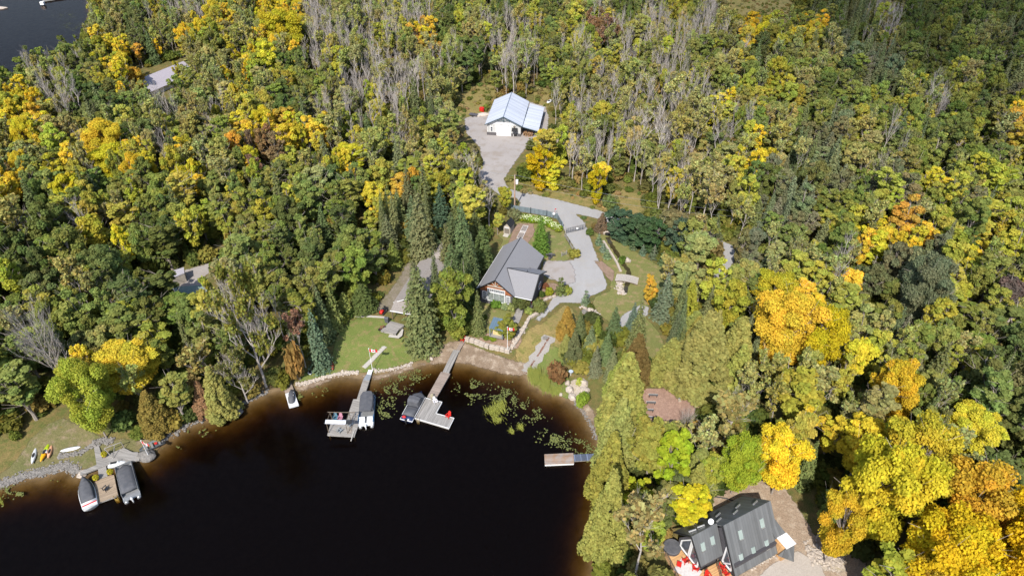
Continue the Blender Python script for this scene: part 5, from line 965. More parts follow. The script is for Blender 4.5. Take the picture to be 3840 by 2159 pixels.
# ------------------------------------------------------------------ flags
def flagpole(px,py,z0,ht,label,wx=1.0,rzf=0,fw=1.3):
    p = at(px,py,z0); p.z = z0; o = thing('flagpole',label,'flagpole',p); MB().tube((0,0,-.3),(0,0,ht),.055,.03,n=8).build('pole',WHITE,o); MB().tube((0,0,ht),(0,0,ht+.1),.09,n=8).build('finial',WHITE,o)
    h_ = fw*.52; mb = MB(); n = 12; V=[]; Fq=[]; M=[]
    for i in range(n+1):
        x = fw*i/n; yy = .14*math.sin(i*.75)*i/n; dz = -.32*(i/n)**1.3*fw
        V += [(x*math.cos(rzf),x*math.sin(rzf)+yy,ht-.06+dz),(x*math.cos(rzf),x*math.sin(rzf)+yy,ht-.06-h_+dz)]
    for i in range(n): Fq.append((2*i,2*i+1,2*i+3,2*i+2)); M.append(1 if 3<=i<9 else 0)
    mb.v=V; mb.f=Fq; mb.m=M; fl = mb.build('flag',[REDF,WHITE],o)
    lf_ = [(0,1),(.12,.72),(.3,.82),(.24,.35),(.5,.55),(.56,.42),(.8,.42),(.72,.2),(.86,.1),(.48,-.25),(.52,-.42),(.05,-.36),(.05,-.85),(-.05,-.85),(-.05,-.36),(-.52,-.42),(-.48,-.25),(-.86,.1),(-.72,.2),(-.8,.42),(-.56,.42),(-.5,.55),(-.24,.35),(-.3,.82),(-.12,.72)]
    for s in (-1,1):
        V=[]
        for a,b_ in lf_:
            t_=.5+a*.19*.52/.52; i_=t_*n; x=fw*t_; yy=.14*math.sin(i_*.75)*t_; dz=-.32*t_**1.3*fw; V.append((x*math.cos(rzf),x*math.sin(rzf)+yy+s*.02,ht-.06+dz-h_/2+b_*h_*.4))
        MB().add(V,[tuple(range(len(V)))]).build('maple_leaf',REDF,fl)
    return o
flagpole(1397,1388,.65,5.2,'white flagpole with red and white flag at the middle dock',fw=1.35,rzf=.2); flagpole(1903,1305,2.0,5.0,'white flagpole with red and white flag at the garden wall',fw=1.25,rzf=.2); flagpole(555,1704,1.0,3.3,'short flagpole with drooping flag on the shore boulder',fw=1.2,rzf=-.3)
# ------------------------------------------------------------------ power poles and wires
def pole(px,py,ty,label,tr_=False):
    p = gat(px,py); lo,hi=3,20
    for _ in range(25):
        h_=(lo+hi)/2
        if proj(p.x,p.y,p.z+h_)[1]>ty: lo=h_
        else: hi=h_
    o = thing('utility_pole',label,'utility pole',p); MB().tube((0,0,-.4),(0,0,h_),.19,.13,n=8).build('pole',mat('pole_wood' if tr_ else 'bleached_pole',(.4,.22,.13) if tr_ else (.5,.47,.44),.9,(.45,.36,.3) if tr_ else (.42,.39,.36),.4),o)
    if tr_: MB().tube((.5,0,h_-2.3),(.5,0,h_-1.3),.3,n=14).build('transformer',WHITE,o); MB().box((.25,0,h_-1.6),(.4,.1,.1)).build('bracket',ALU,o)
    pc(POSTW,'insulator',o,((0,0,h_+.1),(.12,.12,.25))); return p+Vector((0,0,h_))
t1 = pole(1930,785,656,'tall brown power pole with white transformer by the garden fence',True); t2 = pole(2868,876,802,'pale weathered power pole rising from the right forest'); t3 = pole(1343,560,505,'power pole in the forest left of the garage')
def wire(a,b_,sag,label):
    pts=[a.lerp(b_,i/16)-Vector((0,0,sag*4*(i/16)*(1-i/16))) for i in range(17)]; tag(MB().path(pts,.022,n=4).build('power_line',ALU),label,'power line')
wire(t1,t2,1.4,'upper power line crossing to the pole in the right forest'); wire(t1-Vector((0,0,1.9)),t2-Vector((0,0,1.2)),1.6,'lower power line crossing to the pole in the right forest')
wire(t1-Vector((0,0,.3)),t3,1.5,'power line running left toward the pole in the forest')
# ------------------------------------------------------------------ shed, fence, gates
sh = thing('garden_shed','small beige shed with black peaked roof by the pitch','shed',(-1.9,128.6,2),R(-20.5)); MB().box((.8,1.3,1.0),(1.6,2.5,2.0)).build('wall',BEIGE,sh)
g_=MB().prism([(0,2.0),(1.6,2.0),(.8,2.9)],0,2.4); g_.v=[(x,.1+z,y) for x,y,z in g_.v]; g_.build('gable',BEIGE,sh); MB().slab([(-.15,-.1,1.9),(.8,-.1,3.0),(.8,2.7,3.0),(-.15,2.7,1.9)],.08).slab([(.8,-.1,3.0),(1.75,-.1,1.9),(1.75,2.7,1.9),(.8,2.7,3.0)],.08).build('roof',BLACKT,sh)
dd_=pc(mat('taupe_door',(.2,.17,.14),.8),'door',sh,((.8,.02,.85),(1.1,.06,1.6))); win(sh,.28,.76,1.62,1.88,.0,2,2,.05,name='door_window'); win(sh,.84,1.32,1.62,1.88,.0,2,2,.05,name='door_window')
MB().slab([(.2,-1.1,.05),(1.4,-1.1,.05),(1.4,.0,.2),(.2,.0,.2)],.05).build('ramp',CONC,sh)
def fence(name,label,pts,z0,ht,m,post=2.4,solid=True,cat='fence'):
    W_=[gat(*p_) for p_ in pts]; o=thing(name,label,cat,W_[0]); b0=W_[0]; mb=MB(); pp=[]
    for a,b_ in zip(W_,W_[1:]):
        d=(b_-a); L=d.xy.length; an=math.atan2(d.y,d.x); c_=(a+b_)/2-b0
        if solid: mb.box((c_.x,c_.y,c_.z+ht/2+.05),(L,.06,ht-.1),an)
        else:
            for z in (.25,.55,.85): mb.box((c_.x,c_.y,c_.z+ht*z),(L,.06,.07),an)
        n_=max(1,int(L/post)); pp+=[a.lerp(b_,i/n_)-b0 for i in range(n_+1)]
    mb.build('panel',m,o)
    for q_ in pp: MB().box((q_.x,q_.y,q_.z+ht/2+.08),(.14,.14,ht+.2)).build('post',m,o)
    return o
fence('wooden_fence','blue-grey board fence between the gravel pull-in and the garden',[(1918,789),(1990,801),(2050,811),(2090,822)],0,1.5,FENCEC); fence('wooden_fence','short blue-grey fence panel running from the gate end',[(2090,824),(2109,856)],0,1.5,FENCEC)
fence('rail_fence','low bleached rail fence at the driveway bend',[(2106,962),(2124,955)],0,1.0,GREYW,1.2,False)
fence('rail_fence','long bleached branch fence beside the driveway',[(2118,888),(2135,915),(2148,940)],0,.8,GREYW,1.5,False)
gt = thing('driveway_gate','black tubular metal gate across the driveway','gate',(0,0,0)); a,b_=gat(2121,876),gat(2192,860)
fr_=MB()
for z in (.15,.45,.75,1.05,1.3): fr_.tube(a+Vector((0,0,z)),b_+Vector((0,0,z)),.035,n=4)
for i in range(9): q_=a.lerp(b_,i/8); fr_.tube(q_+Vector((0,0,.15)),q_+Vector((0,0,1.3)),.03,n=4)
fr_.build('frame',BLACKT,gt); posts(gt,[a,b_],2.0,[1.6,1.9],.09,GREYW); c_=a.lerp(b_,.6); MB().tube(c_+Vector((0,-.04,.75)),c_+Vector((0,-.07,.75)),.26,n=16).build('round_sign',WHITE,gt)
sg=thing('round_sign','white round sign on a post at the fence end','sign',gat(2076,822),0); MB().tube((0,0,0),(0,0,1.5),.04).build('post',POSTW,sg); MB().tube((0,-.03,1.5),(0,-.08,1.5),.32,n=18).build('disc',WHITE,sg)
fg=thing('marker_flag','small red marker flag beside the fence end','marker flag',gat(2080,806),0); MB().tube((0,0,0),(0,0,1.7),.025).build('pole',REDF,fg); MB().box((.16,0,1.6),(.32,.02,.24)).build('flag',REDF,fg)
# horseshoe pitch
hp=thing('horseshoe_pitch','white-outlined two-box game pitch on the bare earth behind the house','game pitch',(0,0,0)); q=[gat(1962,847),gat(1981,849),gat(1958,897),gat(1938,894)]; mb=MB()
for a,b_ in [(0,1),(1,2),(2,3),(3,0)]: mb.tube(q[a]+Vector((0,0,.15)),q[b_]+Vector((0,0,.15)),.045,n=4)
for t_ in (.46,.54): mb.tube(q[0].lerp(q[3],t_)+Vector((0,0,.15)),q[1].lerp(q[2],t_)+Vector((0,0,.15)),.06,n=4)
mb.build('border_board',WHITE,hp); pl=MB()
for t0,t1_ in ((.03,.43),(.57,.97)): pl.slab([q[0].lerp(q[3],t0)+Vector((.1,0,.1)),q[1].lerp(q[2],t0)+Vector((-.1,0,.1)),q[1].lerp(q[2],t1_)+Vector((-.1,0,.1)),q[0].lerp(q[3],t1_)+Vector((.1,0,.1))],.04)
pl.build('pit',mat('grey_sand',(.27,.24,.22),.95,(.2,.17,.15),6),hp)
# ------------------------------------------------------------------ footbridge, culvert, gazebo
W_=[at(2312,1024,2.6),at(2395,1038,2.6),at(2392,1062,2.6),at(2308,1050,2.6)]; an=math.atan2((W_[1]-W_[0]).y,(W_[1]-W_[0]).x); c_=sum(W_,Vector())/4; br=thing('footbridge','arched grey plank footbridge over the garden creek','bridge',(c_.x,c_.y,2.0),an)
pl=MB(); n_=26; L=4.6; wd=2.3
for i in range(n_): x=-L/2+L*(i+.5)/n_; pl.box((x,0,.35+.32*(1-(2*x/L)**2)),(L/n_-.035,wd,.06))
pl.build('deck_planks',mat('bleached_planks',(.5,.45,.4),.85,(.4,.36,.32),3),br); mb=MB()
for s in (-1,1): mb.path([(x,s*(wd/2-.1),.22+.32*(1-(2*x/L)**2)) for x in np.linspace(-L/2,L/2,9)],.1,n=4)
mb.build('stringer',POSTW,br)
cu=thing('culvert','dark culvert mouth framed by pale stones at the creek head','culvert',gat(2278,884),R(-20)); MB().tube((0,1.2,.3),(0,-.1,.3),.5,n=16).build('pipe',BLACKT,cu)
for i in range(7): a=math.pi*i/6; MB().blob((.9*math.cos(a),.1,.25+.75*math.sin(a)),(.6,.5,.45),1,.2,i).build('stone',ROCK,cu)
gz=thing('gazebo','open garden shelter with sloping blue-grey roof','gazebo',at(1855,1230,2),R(-18)); c0=at(1868,1214,4.4); gz.location=(c0.x,c0.y,2.0); MB().slab([(-1.35,-1.35,2.2),(1.35,-1.35,2.2),(1.35,1.35,2.65),(-1.35,1.35,2.65)],.1).build('roof',BLUER,gz)
for x in (-1.2,1.2):
    for y in (-1.2,1.2): pc(FENCEC,'post',gz,((x,y,1.1),(.14,.14,2.2)))
pc(mat('yellow_panel',(.6,.48,.22),.7),'bar_counter',gz,((0,-.3,.5),(1.7,.5,1.0))); pc(GREYW,'floor',gz,((0,0,.06),(2.6,2.6,.1)))
# ------------------------------------------------------------------ stone walls, boulders
def blocks(name,label,pts,size,m=ROCK,n=None,hh=.7,cat='stone wall'):
    o=thing(name,label,cat,(0,0,0)); W_=[gat(*p_) for p_ in pts]; k=0
    for a,b_ in zip(W_,W_[1:]):
        n_=max(1,round((b_-a).xy.length/size))
        for i in range(n_):
            q_=a.lerp(b_,(i+.5)/n_); d=(b_-a); sz=size*random.uniform(.85,1.02); mb=MB().blob((0,0,0),(size*1.5,1.15*size,hh*1.9),2,.14,k+int(pts[0][0])); mb.v=[(max(-sz*.49,min(sz*.49,x)),max(-sz*.36,min(sz*.36,y)),max(-hh*.5,min(hh*.5,z))) for x,y,z in mb.v]
            mb.build('stone_block',m,o,loc=(q_.x,q_.y,H(q_.x,q_.y)+hh*.38),rz=math.atan2(d.y,d.x)+random.uniform(-.1,.1)); k+=1
    return o
blocks('retaining_wall','pale block retaining wall between the beach and the garden beds',[(1742,1274),(1780,1284),(1835,1305),(1875,1312),(1912,1322)],1.05,hh=.9); blocks('retaining_wall','pale stone edging climbing from the flagpole toward the porch',[(1918,1310),(1945,1270),(1965,1235),(1985,1195),(2020,1175),(2042,1165)],.9,hh=.6)
blocks('creek_wall','line of pale stones along the left bank of the creek',[(2262,905),(2290,950),(2312,985),(2327,1020)],.7,hh=.35); blocks('edging_stones','pale stones edging the corner garden bed',[(2020,1140),(2055,1120),(2085,1112)],.8,hh=.4)
rk=[(2325,977,1.0,'pale boulder on the lawn, left of the creek bend'),(2352,980,1.5,'biggest pale boulder on the lawn beside the creek bend'),(2300,1000,.01,None),(2213,1165,1.5,'pale boulder in the rockery where the driveway narrows'),(2236,1178,1.0,'leaning pale rock at the right end of the rockery'),(2192,1172,1.1,'grey boulder at the left end of the rockery'),(2045,1270,.9,'lone grey rock above the beach ditch'),
 (553,1716,2.3,'big round grey boulder under the short flagpole'),(312,1778,1.5,'low flat boulder at the left end of the shore deck'),(1617,1347,.8,'narrow upright rock on the shore right of the cottage lawn'),(1621,1325,.8,'rough rock above the upright one on the shore'),(883,1550,2.4,'flat grey slab in the water below the cedars'),(2183,1440,1.8,'pale boulder at the back of the patio'),(2192,1462,1.6,'white flat boulder at the right of the patio'),(2135,1465,1.5,'pale boulder at the waterside of the patio'),(2145,1492,1.4,'pale boulder at the lower corner of the patio'),(2128,1438,1.0,'upright yellowish rock at the left of the patio'),(1402,1385,.6,'round pale stone at the foot of the dock flagpole'),(2103,1480,.7,'small tan rock at the waterline')]
for px,py,sz,lb in rk:
    if lb: p=gat(px,py); fl_=.45 if 'flat' in lb or 'slab' in lb else .7; tag(MB().blob((0,0,0),(sz*1.15,sz*.9,sz*fl_),3,.16,px).build('boulder',GROCK if 'grey' in lb else ROCK,loc=(p.x,p.y,max(p.z,-.1)+sz*fl_*.3),rz=px),lb,'boulder')
def riprap(pts,wd,m,n,lab,s0=.16,s1=.42,name='shore_rocks'):
    mb=MB(); rr=random.Random(n); W_=[gat(*p_) for p_ in pts]; L=[(b_-a).length for a,b_ in zip(W_,W_[1:])]; tot=sum(L)
    for k in range(n):
        t_=rr.random()*tot; i=0
        while t_>L[i]: t_-=L[i]; i+=1
        a,b_=W_[i],W_[i+1]; q_=a.lerp(b_,t_/L[i]); d=(b_-a).normalized(); o_=rr.gauss(0,.33)*wd; x,y=q_.x-d.y*o_,q_.y+d.x*o_; s=rr.uniform(s0,s1)*1.3; mb.blob((x,y,max(H(x,y),-.15)+s*.2),(s,s*rr.uniform(.7,1.2),s*.7),1,.2,k)
    return tag(mb.build(name,m),lab,'rocks',None,'stuff')
riprap([(0,1815),(60,1795),(120,1775),(180,1765),(235,1745),(265,1748),(290,1775)],1.1,GROCK,1500,'grey rock armour along the left yard shore',.12,.3); riprap([(220,1712),(300,1698),(345,1672),(362,1655)],.6,GROCK,200,'line of grey rocks above the left yard shore'); riprap([(366,1655),(400,1650),(425,1655)],.9,GROCK,120,'grey rocks at the back of the shore deck')
riprap([(1110,1445),(1160,1432),(1215,1415),(1290,1398),(1345,1398)],.6,ROCK,480,'pale cobbles along the cottage lawn shore',.12,.36); riprap([(1405,1393),(1450,1388),(1500,1378),(1548,1362)],.5,ROCK,200,'small pale cobbles right of the dock flagpole',.1,.3); riprap([(590,1662),(640,1632),(700,1598),(760,1570),(840,1552),(930,1500),(1010,1468)],.8,GROCK,260,'dark shore rocks under the overhanging cedars')
riprap([(2062,1262),(2032,1310),(2000,1360),(1970,1402)],1.1,COB,320,'grey cobbles lining the ditch down to the beach',.1,.24); riprap([(2325,1052),(2322,1080),(2335,1105)],1.0,ROCK,200,'pale stones below the footbridge',.15,.4); riprap([(3030,2080),(3100,2080),(3160,2110)],2.4,ROCK,420,'pale rock chips beside the chalet driveway',.15,.45); riprap([(2800,2130),(2860,2095),(2910,2075)],.8,ROCK,160,'pale rocks along the chalet wall',.15,.4); riprap([(1900,1322),(1940,1265),(1968,1225)],.9,ROCK,140,'broken pale stones on the garden slope',.15,.4)
riprap([(2185,1145),(2215,1165),(2240,1185)],1.2,ROCK,90,'pale rubble of the rockery',.2,.5); riprap([(2150,1500),(2185,1540),(2215,1590),(2235,1650)],.6,GROCK,160,'small stones on the right-hand shore',.1,.3)
# ------------------------------------------------------------------ benches and fire bowl in the mulch clearing
for i,(x,y) in enumerate([(2448,1486),(2440,1514),(2432,1542),(2432,1570)]):
    o=thing('garden_bench','white-topped bench on the red mulch, '+['farthest from the lake of four','second of the four','third of the four','nearest of the four to the birches'][i],'bench',gat(x,y),R(-3),'benches in a row on the red mulch'); pc(mat('bench_white',(.6,.58,.55),.7),'seat',o,((0,0,.45),(1.5,.38,.07))); pc(mat('bench_dark',(.12,.12,.13),.7),'backrest',o,((0,-.3,.7),(1.5,.06,.4)))
    for s in (-1,1): pc(BLACKT,'leg',o,((s*.62,0,.21),(.08,.5,.42)))
fb=thing('fire_bowl','round metal fire bowl with pale stand on the red mulch','fire bowl',gat(2545,1497),0); MB().tube((0,0,.45),(0,0,.75),.25,.5,n=16).build('bowl',mat('slate_bowl',(.2,.22,.27),.4),fb); MB().box((.05,-.35,.22),(.45,.5,.4)).build('stand',ROCK,fb)
# garden ornaments by the patio
bn=thing('birdbath','pale blue birdbath beside the reeds','birdbath',gat(2140,1406),0); MB().tube((0,0,0),(0,0,.8),.14,.1,n=10).build('pedestal',CONC,bn); MB().tube((0,0,.8),(0,0,.95),.2,.42,n=16).build('basin',mat('pale_blue_glaze',(.5,.58,.68),.3),bn)
bn=thing('birdbath','pale grey birdbath basin at the edge of the cottage lawn','birdbath',gat(1590,1312),0); MB().tube((0,0,0),(0,0,.8),.12,.1,n=10).build('pedestal',CONC,bn); MB().tube((0,0,.8),(0,0,.93),.2,.48,n=16).build('basin',mat('pale_blue_glaze',(.5,.58,.68)),bn)
wb=thing('wheelie_bin','black wheeled bin beside the house lawn','bin',gat(2060,973),0); MB().loft([[(-.25*k,-.3*k,z),(.25*k,-.3*k,z),(.25*k,.3*k,z),(-.25*k,.3*k,z)] for z,k in ((.1,.8),(1.0,1))]).build('body',SIDING,wb); pc(BLACKT,'lid',wb,((0,0,1.04),(.56,.68,.08)));
gr=thing('gas_grill','charcoal gas grill with side shelves on the house lawn edge','grill',gat(2064,966),0); pc(SIDING,'cabinet',gr,((0,0,.45),(.8,.5,.8))); pc(SIDING,'side_shelf',gr,((-.75,0,.85),(.5,.45,.05)),((.75,0,.85),(.5,.45,.05))); MB().tube((-.42,0,.92),(.42,0,.92),.27,n=12).build('lid',SIDING,gr)
# far left: roof in the forest, trailer roof in the clearing, basketball pole
fh=thing('forest_house','lilac-grey roofed house deep in the upper left forest','house',(0,0,0)); a,b_=at(500,308,6.2),at(688,232,6.2); an=math.atan2((b_-a).y,(b_-a).x); fh.location=(a.x,a.y,2); fh.rotation_euler=(0,0,an); L=(b_-a).length
MB().slab([(-.2,0,4.4),(-.2,-6,1.9),(L,-6,1.9),(L,0,4.4)][::-1],.15).slab([(-.2,0,4.4),(L,0,4.4),(L,6,1.9),(-.2,6,1.9)][::-1],.15).build('roof',mat('lilac_shingle',(.36,.33,.36),.9,(.32,.29,.33),2),fh); MB().box((L/2,0,.9),(L-1.5,10,2.0)).build('wall',WHITE,fh)
g_=MB().prism([(-5,1.9),(5,1.9),(0,4.2)],0,.2); g_.v=[(.6+z,x,y) for x,y,z in g_.v]; g_.build('gable',WHITE,fh); pc(BLACKT,'barge_board',fh,((-.2,-3,3.05),(.15,6.5,.2))); win(fh,L*.5,L*.6,.6,1.5,-5.02,2,1)
wt=[(x_,y_) for x_,y_ in []]
tr_=thing('storage_container','flat pale grey roofed shed at the edge of the left gravel clearing','shed',(0,0,0)); q=[at(638,1018,4.2),at(688,1003,4.2),at(690,1024,4.2),at(644,1042,4.2)]; MB().prism([(p_.x,p_.y) for p_ in q],2,4.1).build('wall',BEIGE,tr_); c_=sum(q,Vector())/4; MB().prism([(c_.x+(p_.x-c_.x)*1.06,c_.y+(p_.y-c_.y)*1.06) for p_ in q],4.1,4.22).build('roof',mat('lilac_roof',(.42,.4,.44),.6),tr_)
bk=thing('basketball_hoop','thin hoop pole on the teal court in the left clearing','hoop',gat(675,1103),0); MB().tube((0,0,0),(0,0,3.0),.06).build('pole',BLACKT,bk); MB().box((0,-.3,3.0),(1.1,.05,.7)).build('backboard',mat('teal_board',(.25,.35,.33),.4),bk)
# top left lake: far dock
deck('dock','long bleached dock reaching into the upper left lake','dock',[(160,6),(300,-16),(300,-26),(158,-6)],.5,GREYX,(0,1),.3); tag(MB().box((0,0,.6),(1.6,1.3,1.2)).build('dock_box',WHITE,loc=at(161,18,.3)),'small white boat lift box at the tip of the far dock','box'); tag(MB().blob((0,0,0),(5,2.6,1.2),3,.15,4).build('boulder',ROCK,loc=at(4,31,.1)),'reddish rock islet at the upper left edge','boulder')
# left of the garage: trailer, red barrel, boat
tl=thing('utility_trailer','small dark flatbed trailer left of the garage','trailer',gat(1776,435),R(-20)); pc(SIDING,'bed',tl,((0,0,.5),(2.6,1.5,.12)))
for s in (-1,1): MB().tube((0,s*.8,.3),(0,s*.95,.3),.3,n=14).build('wheel',RUBBER,tl)
MB().tube((1.3,0,.45),(2.3,0,.4),.05).build('tow_bar',ALU,tl)
bl=thing('oil_barrel','red barrel behind the pale sand pile','barrel',gat(1807,420),0); MB().tube((0,0,0),(0,0,1.3),.75,n=16).build('drum',REDP,bl); MB().tube((0,0,1.3),(0,0,1.36),.7,n=16).build('lid',REDP,bl)
tag(MB().blob((0,0,0),(5,2.4,1.0),3,.15,9).build('sand_pile',mat('pale_sand',(.55,.48,.42),.95,(.45,.39,.33),4),loc=gat(1806,432)+Vector((0,0,.1))),'pale sand pile beside the red barrel','pile')
kayak('white upturned boat on the grass behind the lean-to',(2067,376),(2052,390),1.4,[('hull',0,12,(.75,.75,.78))],'rowboat','boat')
tag(MB().box((0,0,.5),(2.8,1.6,1.0)).box((0,.0,1.05),(3.0,1.8,.08)).build('log_crate',BEIGE,loc=gat(2080,531),rz=.1),'low beige crate among the bare trees right of the garage','crate')
tp=tag(MB().blob((0,0,.3),(1.6,1.2,.5),3,.35,3).build('tarp',mat('bright_blue_tarp',(.02,.22,.7),.5,(.04,.3,.8),3),loc=gat(25,1602)),'bright blue tarp under the trees at the left edge','tarp')
for i,(x,y,rz) in enumerate([(1810,1243,0),(1742,1290,.3)]): pass
# hydrangeas
FLW=mat('white_blossom',(.72,.72,.5),.8,(.6,.68,.4),3)
for i in range(24):
    if i<14: f=i/13; x,y=1952+f*105,822+f*14+(i%2)*7-2
    else: f=(i-14)/9; x,y=2052+f*50+(i%2)*-10,838+f*28
    p=gat(x,y); c_=jit((.19,.26,.03),.15); o=thing('hydrangea',('lime hydrangea in white bloom against the fence, ' if i<14 else 'lime hydrangea in the bed corner by the gate, ')+['first','second','third','fourth','fifth','sixth','seventh','eighth','ninth','tenth','eleventh','twelfth','thirteenth','fourteenth'][i if i<14 else i-14]+' from the left','hydrangea',(p.x,p.y,p.z),i,'hydrangeas along the garden fence')
    c2=bpy.data.objects.new('foliage',TP['bush'][i%3][2]); col.objects.link(c2); c2.parent=o; c2.color=c_; c2.scale=(.85,.85,.85); mb=MB(); rr=random.Random(i)
    for k in range(22): a=rr.random()*6.3; r=rr.random()**.5*.85; mb.blob((r*math.cos(a),r*math.sin(a),1.18-.4*r*r),(.2,.2,.16),1,.1,k)
    mb.build('blossom',FLW,o)
# ------------------------------------------------------------------ water plants
def lily(px,py,rx,ry,n,seed,s0=.05,s1=.15):
    rr=random.Random(seed); 
    for k in range(n):
        x,y=px+rx*rr.gauss(0,.55),py+ry*rr.gauss(0,.55); p_=at(x,y,.0)
        if noise.noise(Vector((p_.x*.55,p_.y*.55,seed)))<-.02: continue
        if shore([[p_.x,p_.y]])[0]>-.15: continue
        s=rr.uniform(s0,s1); z=.02+rr.random()*.03; m=7; LB_.add([(p_.x+s*math.cos(6.28*j/m+k)*rr.uniform(.8,1.1),p_.y+s*math.sin(6.28*j/m+k),z+rr.uniform(0,.04)) for j in range(m)],[tuple(range(m))])
LB_=MB(); rr=random.Random(3)
for q in [(1520,1420,60,30,260),(1470,1470,60,45,300),(1580,1400,25,25,160),(1440,1525,40,30,140),(1450,1555,25,14,90),(1770,1460,45,40,420),(1885,1480,40,40,330),(1910,1500,35,30,250),(1975,1545,55,35,300),(2085,1640,55,28,330),(2150,1668,50,20,220),(2190,1695,30,20,120),(2210,1700,20,30,100),(25,1840,30,20,70),(75,1850,14,10,60),(190,1815,30,10,50),(10,1870,14,20,40),(250,60,50,14,200),(270,100,45,14,260),(1190,1470,30,20,70),(1120,1485,14,14,60),(570,1712,25,14,80),(640,1680,25,12,60),(2040,1560,30,12,50),(740,1620,40,12,50)]: lily(*q,seed=q[0])
m=mat('lily_pads',(.17,.18,.04),.6,(.09,.11,.03),1.3,lo=.3,hi=.7); tag(LB_.build('lily_pads',m),'yellow-green lily pads floating in patches over the brown shallows','water plants',None,'stuff')
def reeds(name,areas,m,label):
    mb=MB(); rr=random.Random(8)
    for px,py,rx,ry,n,h_,ln in areas:
        for k in range(n):
            x,y=px+rx*rr.gauss(0,.45),py+ry*rr.gauss(0,.45); p_=at(x,y,0); z=max(H(p_.x,p_.y),-.1); a=rr.gauss(2.6,.5); hh=h_*rr.uniform(.6,1.2); d=Vector((math.cos(a),math.sin(a),0))*ln*hh; w_=.022; s=Vector((w_,0,0)); m1=p_+d*.35; m1.z=z+hh*.6; e=p_+d; e.z=z+hh*(1 if ln<.5 else .35); p_.z=z
            mb.add([p_-s,p_+s,m1+s,m1-s,e],[(0,1,2,3),(3,2,4)])
    tag(mb.build(name,m),label,'reeds',None,'stuff')
reeds('reeds',[(2010,1425,22,26,900,1.5,.25),(2045,1450,18,22,700,1.3,.25),(2085,1472,22,14,400,.9,.3),(1990,1405,10,12,200,1.2,.3)],mat('reed_green',(.26,.27,.05),.7,(.2,.24,.04),2),'tall green reeds along the shore right of the ditch')
reeds('water_reeds',[(1880,1530,26,28,190,1.1,1.0),(1850,1545,30,24,150,1.1,1.0),(1865,1575,26,14,80,1.0,1.0),(1920,1620,10,10,50,1.0,1.0),(1955,1605,14,14,60,1.0,1.0),(5,1885,14,12,40,1,1)],mat('bent_reed',(.27,.29,.04),.6,(.2,.22,.03),2),'bent yellow-green reeds lying on the water of the bay')
# ------------------------------------------------------------------ a real cloud behind the viewer, shading the upper right of the forest
def cloud(name, px, alt, m):
    W_ = [at(x, y, 8) for x, y in px]; k = (alt-8)/sdir.z; A = np.array([((p_+sdir*k).x, (p_+sdir*k).y) for p_ in W_]); lo, hi = A.min(0)-50, A.max(0)+50
    xs_, ys_ = np.arange(lo[0], hi[0], 12), np.arange(lo[1], hi[1], 12); gx, gy = np.meshgrid(xs_, ys_); Pq = np.stack([gx.ravel(), gy.ravel()], 1); d = sdist(Pq, A)
    nx_, ny_ = len(xs_), len(ys_); n_ = len(Pq); puff = np.array([noise.noise(Vector((a/45, b_/45, .3)))+.5*noise.noise(Vector((a/18, b_/18, 3.3))) for a, b_ in Pq]); th = np.clip((d+45)/60, 0, 1)**.6
    zt = alt+th*(18+22*(puff+.6)); zb = alt-th*6; idx = np.arange(n_).reshape(ny_, nx_); Fq = [(int(idx[j,i]),int(idx[j,i+1]),int(idx[j+1,i+1]),int(idx[j+1,i])) for j in range(ny_-1) for i in range(nx_-1) if th[idx[j,i]] > 0 or th[idx[j+1,i+1]] > 0]
    V = [(*Pq[i], zt[i]) for i in range(n_)]+[(*Pq[i], zb[i]) for i in range(n_)]; Fq += [tuple(v+n_ for v in f[::-1]) for f in Fq]
    me = bpy.data.meshes.new(name); me.from_pydata(V, [], Fq); a = me.attributes.new('th', 'FLOAT', 'POINT'); a.data.foreach_set('value', np.tile(np.clip((d+45)/110, 0, 1), 2).astype('f')); me.materials.append(m); o = bpy.data.objects.new(name, me); col.objects.link(o); struct(o)
m = bpy.data.materials.new('cloud_vapour'); m.use_nodes = True; t = m.node_tree; t.nodes.clear(); out = N(t, 'ShaderNodeOutputMaterial'); mx = N(t, 'ShaderNodeMixShader'); tr2 = N(t, 'ShaderNodeBsdfTransparent'); df = N(t, 'ShaderNodeBsdfTranslucent'); df.inputs[0].default_value = (.9, .9, .9, 1)
a = N(t, 'ShaderNodeAttribute', attribute_name='th'); nf = noise_fac(t, .014, .3, .7, detail=4); ml = N(t, 'ShaderNodeMath', operation='MULTIPLY'); t.links.new(a.outputs['Fac'], ml.inputs[0]); mr = N(t, 'ShaderNodeMapRange'); mr.inputs[3].default_value = .42; mr.inputs[4].default_value = .7; t.links.new(nf, mr.inputs[0]); t.links.new(mr.outputs[0], ml.inputs[1])
t.links.new(ml.outputs[0], mx.inputs[0]); t.links.new(tr2.outputs[0], mx.inputs[1]); t.links.new(df.outputs[0], mx.inputs[2]); t.links.new(mx.outputs[0], out.inputs[0])
cloud('cloud', [(2750,40),(3000,-60),(4100,-60),(4100,330),(3700,360),(3300,300),(3000,200)], 450, m)
# ------------------------------------------------------------------ labels from each tree's look and neighbours
CW=dict(g='green',G='dark green',l='lime',y='golden',o='orange',t='tan',k='rust-brown',s='dark',p='grey-green',c='olive',b='grey',d='teal',v='pale',w='blue-green')

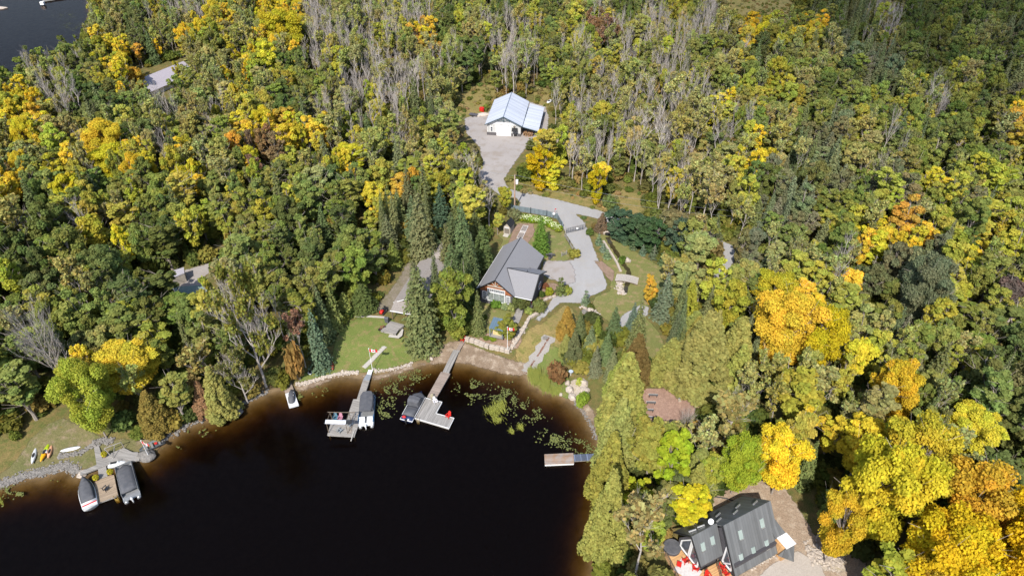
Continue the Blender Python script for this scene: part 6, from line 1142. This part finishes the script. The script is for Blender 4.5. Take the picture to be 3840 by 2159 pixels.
LMS=[('the white garage',-2,187),('the grey-roofed house',0,111),('the footbridge',24,114),('the brown power pole',.6,139),('the pale power pole',57,129),('the black-roofed chalet',29,50),('the mulch clearing',20,78),('the cottage',-15,108),('the teal court',-60,108),('the far forest house',-118,232),
 ('the left yard',-62,76),('the upper-left lake',-200,300),('the garden flagpole',-.6,93),('the floating dock',7,67),('the top-right meadow',90,290),('the lawn spruce',4,120),('the leafless dead tree',-72,82),('the golden corner maples',55,52),('the dead spruce pair',65,106),('the upper golden maple',-78,260),('the road bend',18,132)]
def dirw(x,y,lx,ly):
    dx,dy=x-lx,y-ly; d=math.hypot(dx,dy); a=math.degrees(math.atan2(dy,dx))%360
    w_=['right of','behind and right of','behind','behind and left of','left of','below and left of','below','below and right of'][int((a+22.5)//45)%8]
    b_='just' if d<9 else '' if d<20 else 'well' if d<38 else 'far'
    return (b_+' '+w_).strip(), d
def desc(e,short=True):
    o,key,ck,x,y,W,h,au=e; n=dict(broad='tree',maple='maple',bare='bare tree',thin='half-bare tree',spruce='spruce',pine='pine',cedar='cedar',youngspruce='young spruce',snag='dead tree',snagleaf='dying tree',deadspruce='dead spruce',bush='shrub',lowbroad='tree',fullspruce='spruce')[key]
    return n if key in ('bare','thin','snag','snagleaf','deadspruce') or (key=='spruce' and ck=='s') else CW[ck].split()[0]+' '+n
XY=np.array([(e[3],e[4]) for e in ALL]); seen=set(o.get('label') for o in bpy.data.objects if o.get('label'))
for i,e in enumerate(ALL):
    if not e[7]: continue
    o,key,ck,x,y,W,h,au=e; d=np.hypot(XY[:,0]-x,XY[:,1]-y); nb=[ALL[j] for j in np.argsort(d)[1:8] if ALL[j][1]!='bush']
    hs_=('tall','low','medium')[0 if h>12.6 else 1 if h<9.3 else 2]; ws='broad' if W>2.25*RAD.get(key,2.5) else 'slim' if W<1.85*RAD.get(key,2.5) else ''
    base={'broad':'leafy tree','maple':'maple','bare':'bare tree','thin':'half-bare tree','spruce':'spruce','pine':'pine','cedar':'cedar','fullspruce':'spruce'}.get(key,'tree' if key!='deadspruce' else 'dead spruce')
    cw=CW[ck].split()[0] if key not in ('bare','deadspruce') else 'grey'
    lms=sorted(LMS,key=lambda l:math.hypot(l[1]-x,l[2]-y))[:5]; got=None
    for adj in ([ws+' '+hs_ if ws else hs_],[hs_],[ws or 'upright'],['leaning'],['ragged']):
        for l in lms:
            for a_ in range(len(nb)-1):
                for b_ in range(a_+1,len(nb)):
                    s_=f"{adj[0]} {cw} {base} between {desc(nb[a_])} and {desc(nb[b_])}, {dirw(x,y,l[1],l[2])[0]} {l[0]}"
                    if len(s_.replace('-',' ').split())<=16 and s_ not in seen: got=s_; break
                if got: break
            if got: break
        if got: break
    if got is None:
        for l in sorted(LMS,key=lambda l:math.hypot(l[1]-x,l[2]-y))[:8]:
            for adj in (hs_, ws or 'upright', (ws+' '+hs_).strip()):
                for n_ in nb:
                    s_=f"{adj} {cw} {base} beside {desc(n_)}, {dirw(x,y,l[1],l[2])[0]} {l[0]}"
                    if got is None and len(s_.replace('-',' ').split())<=16 and s_ not in seen: got=s_
    if got is None: got=f"{hs_} {cw} {base} {dirw(x,y,lms[0][1],lms[0][2])[0]} {lms[0][0]}"
    seen.add(got); o['label']=got
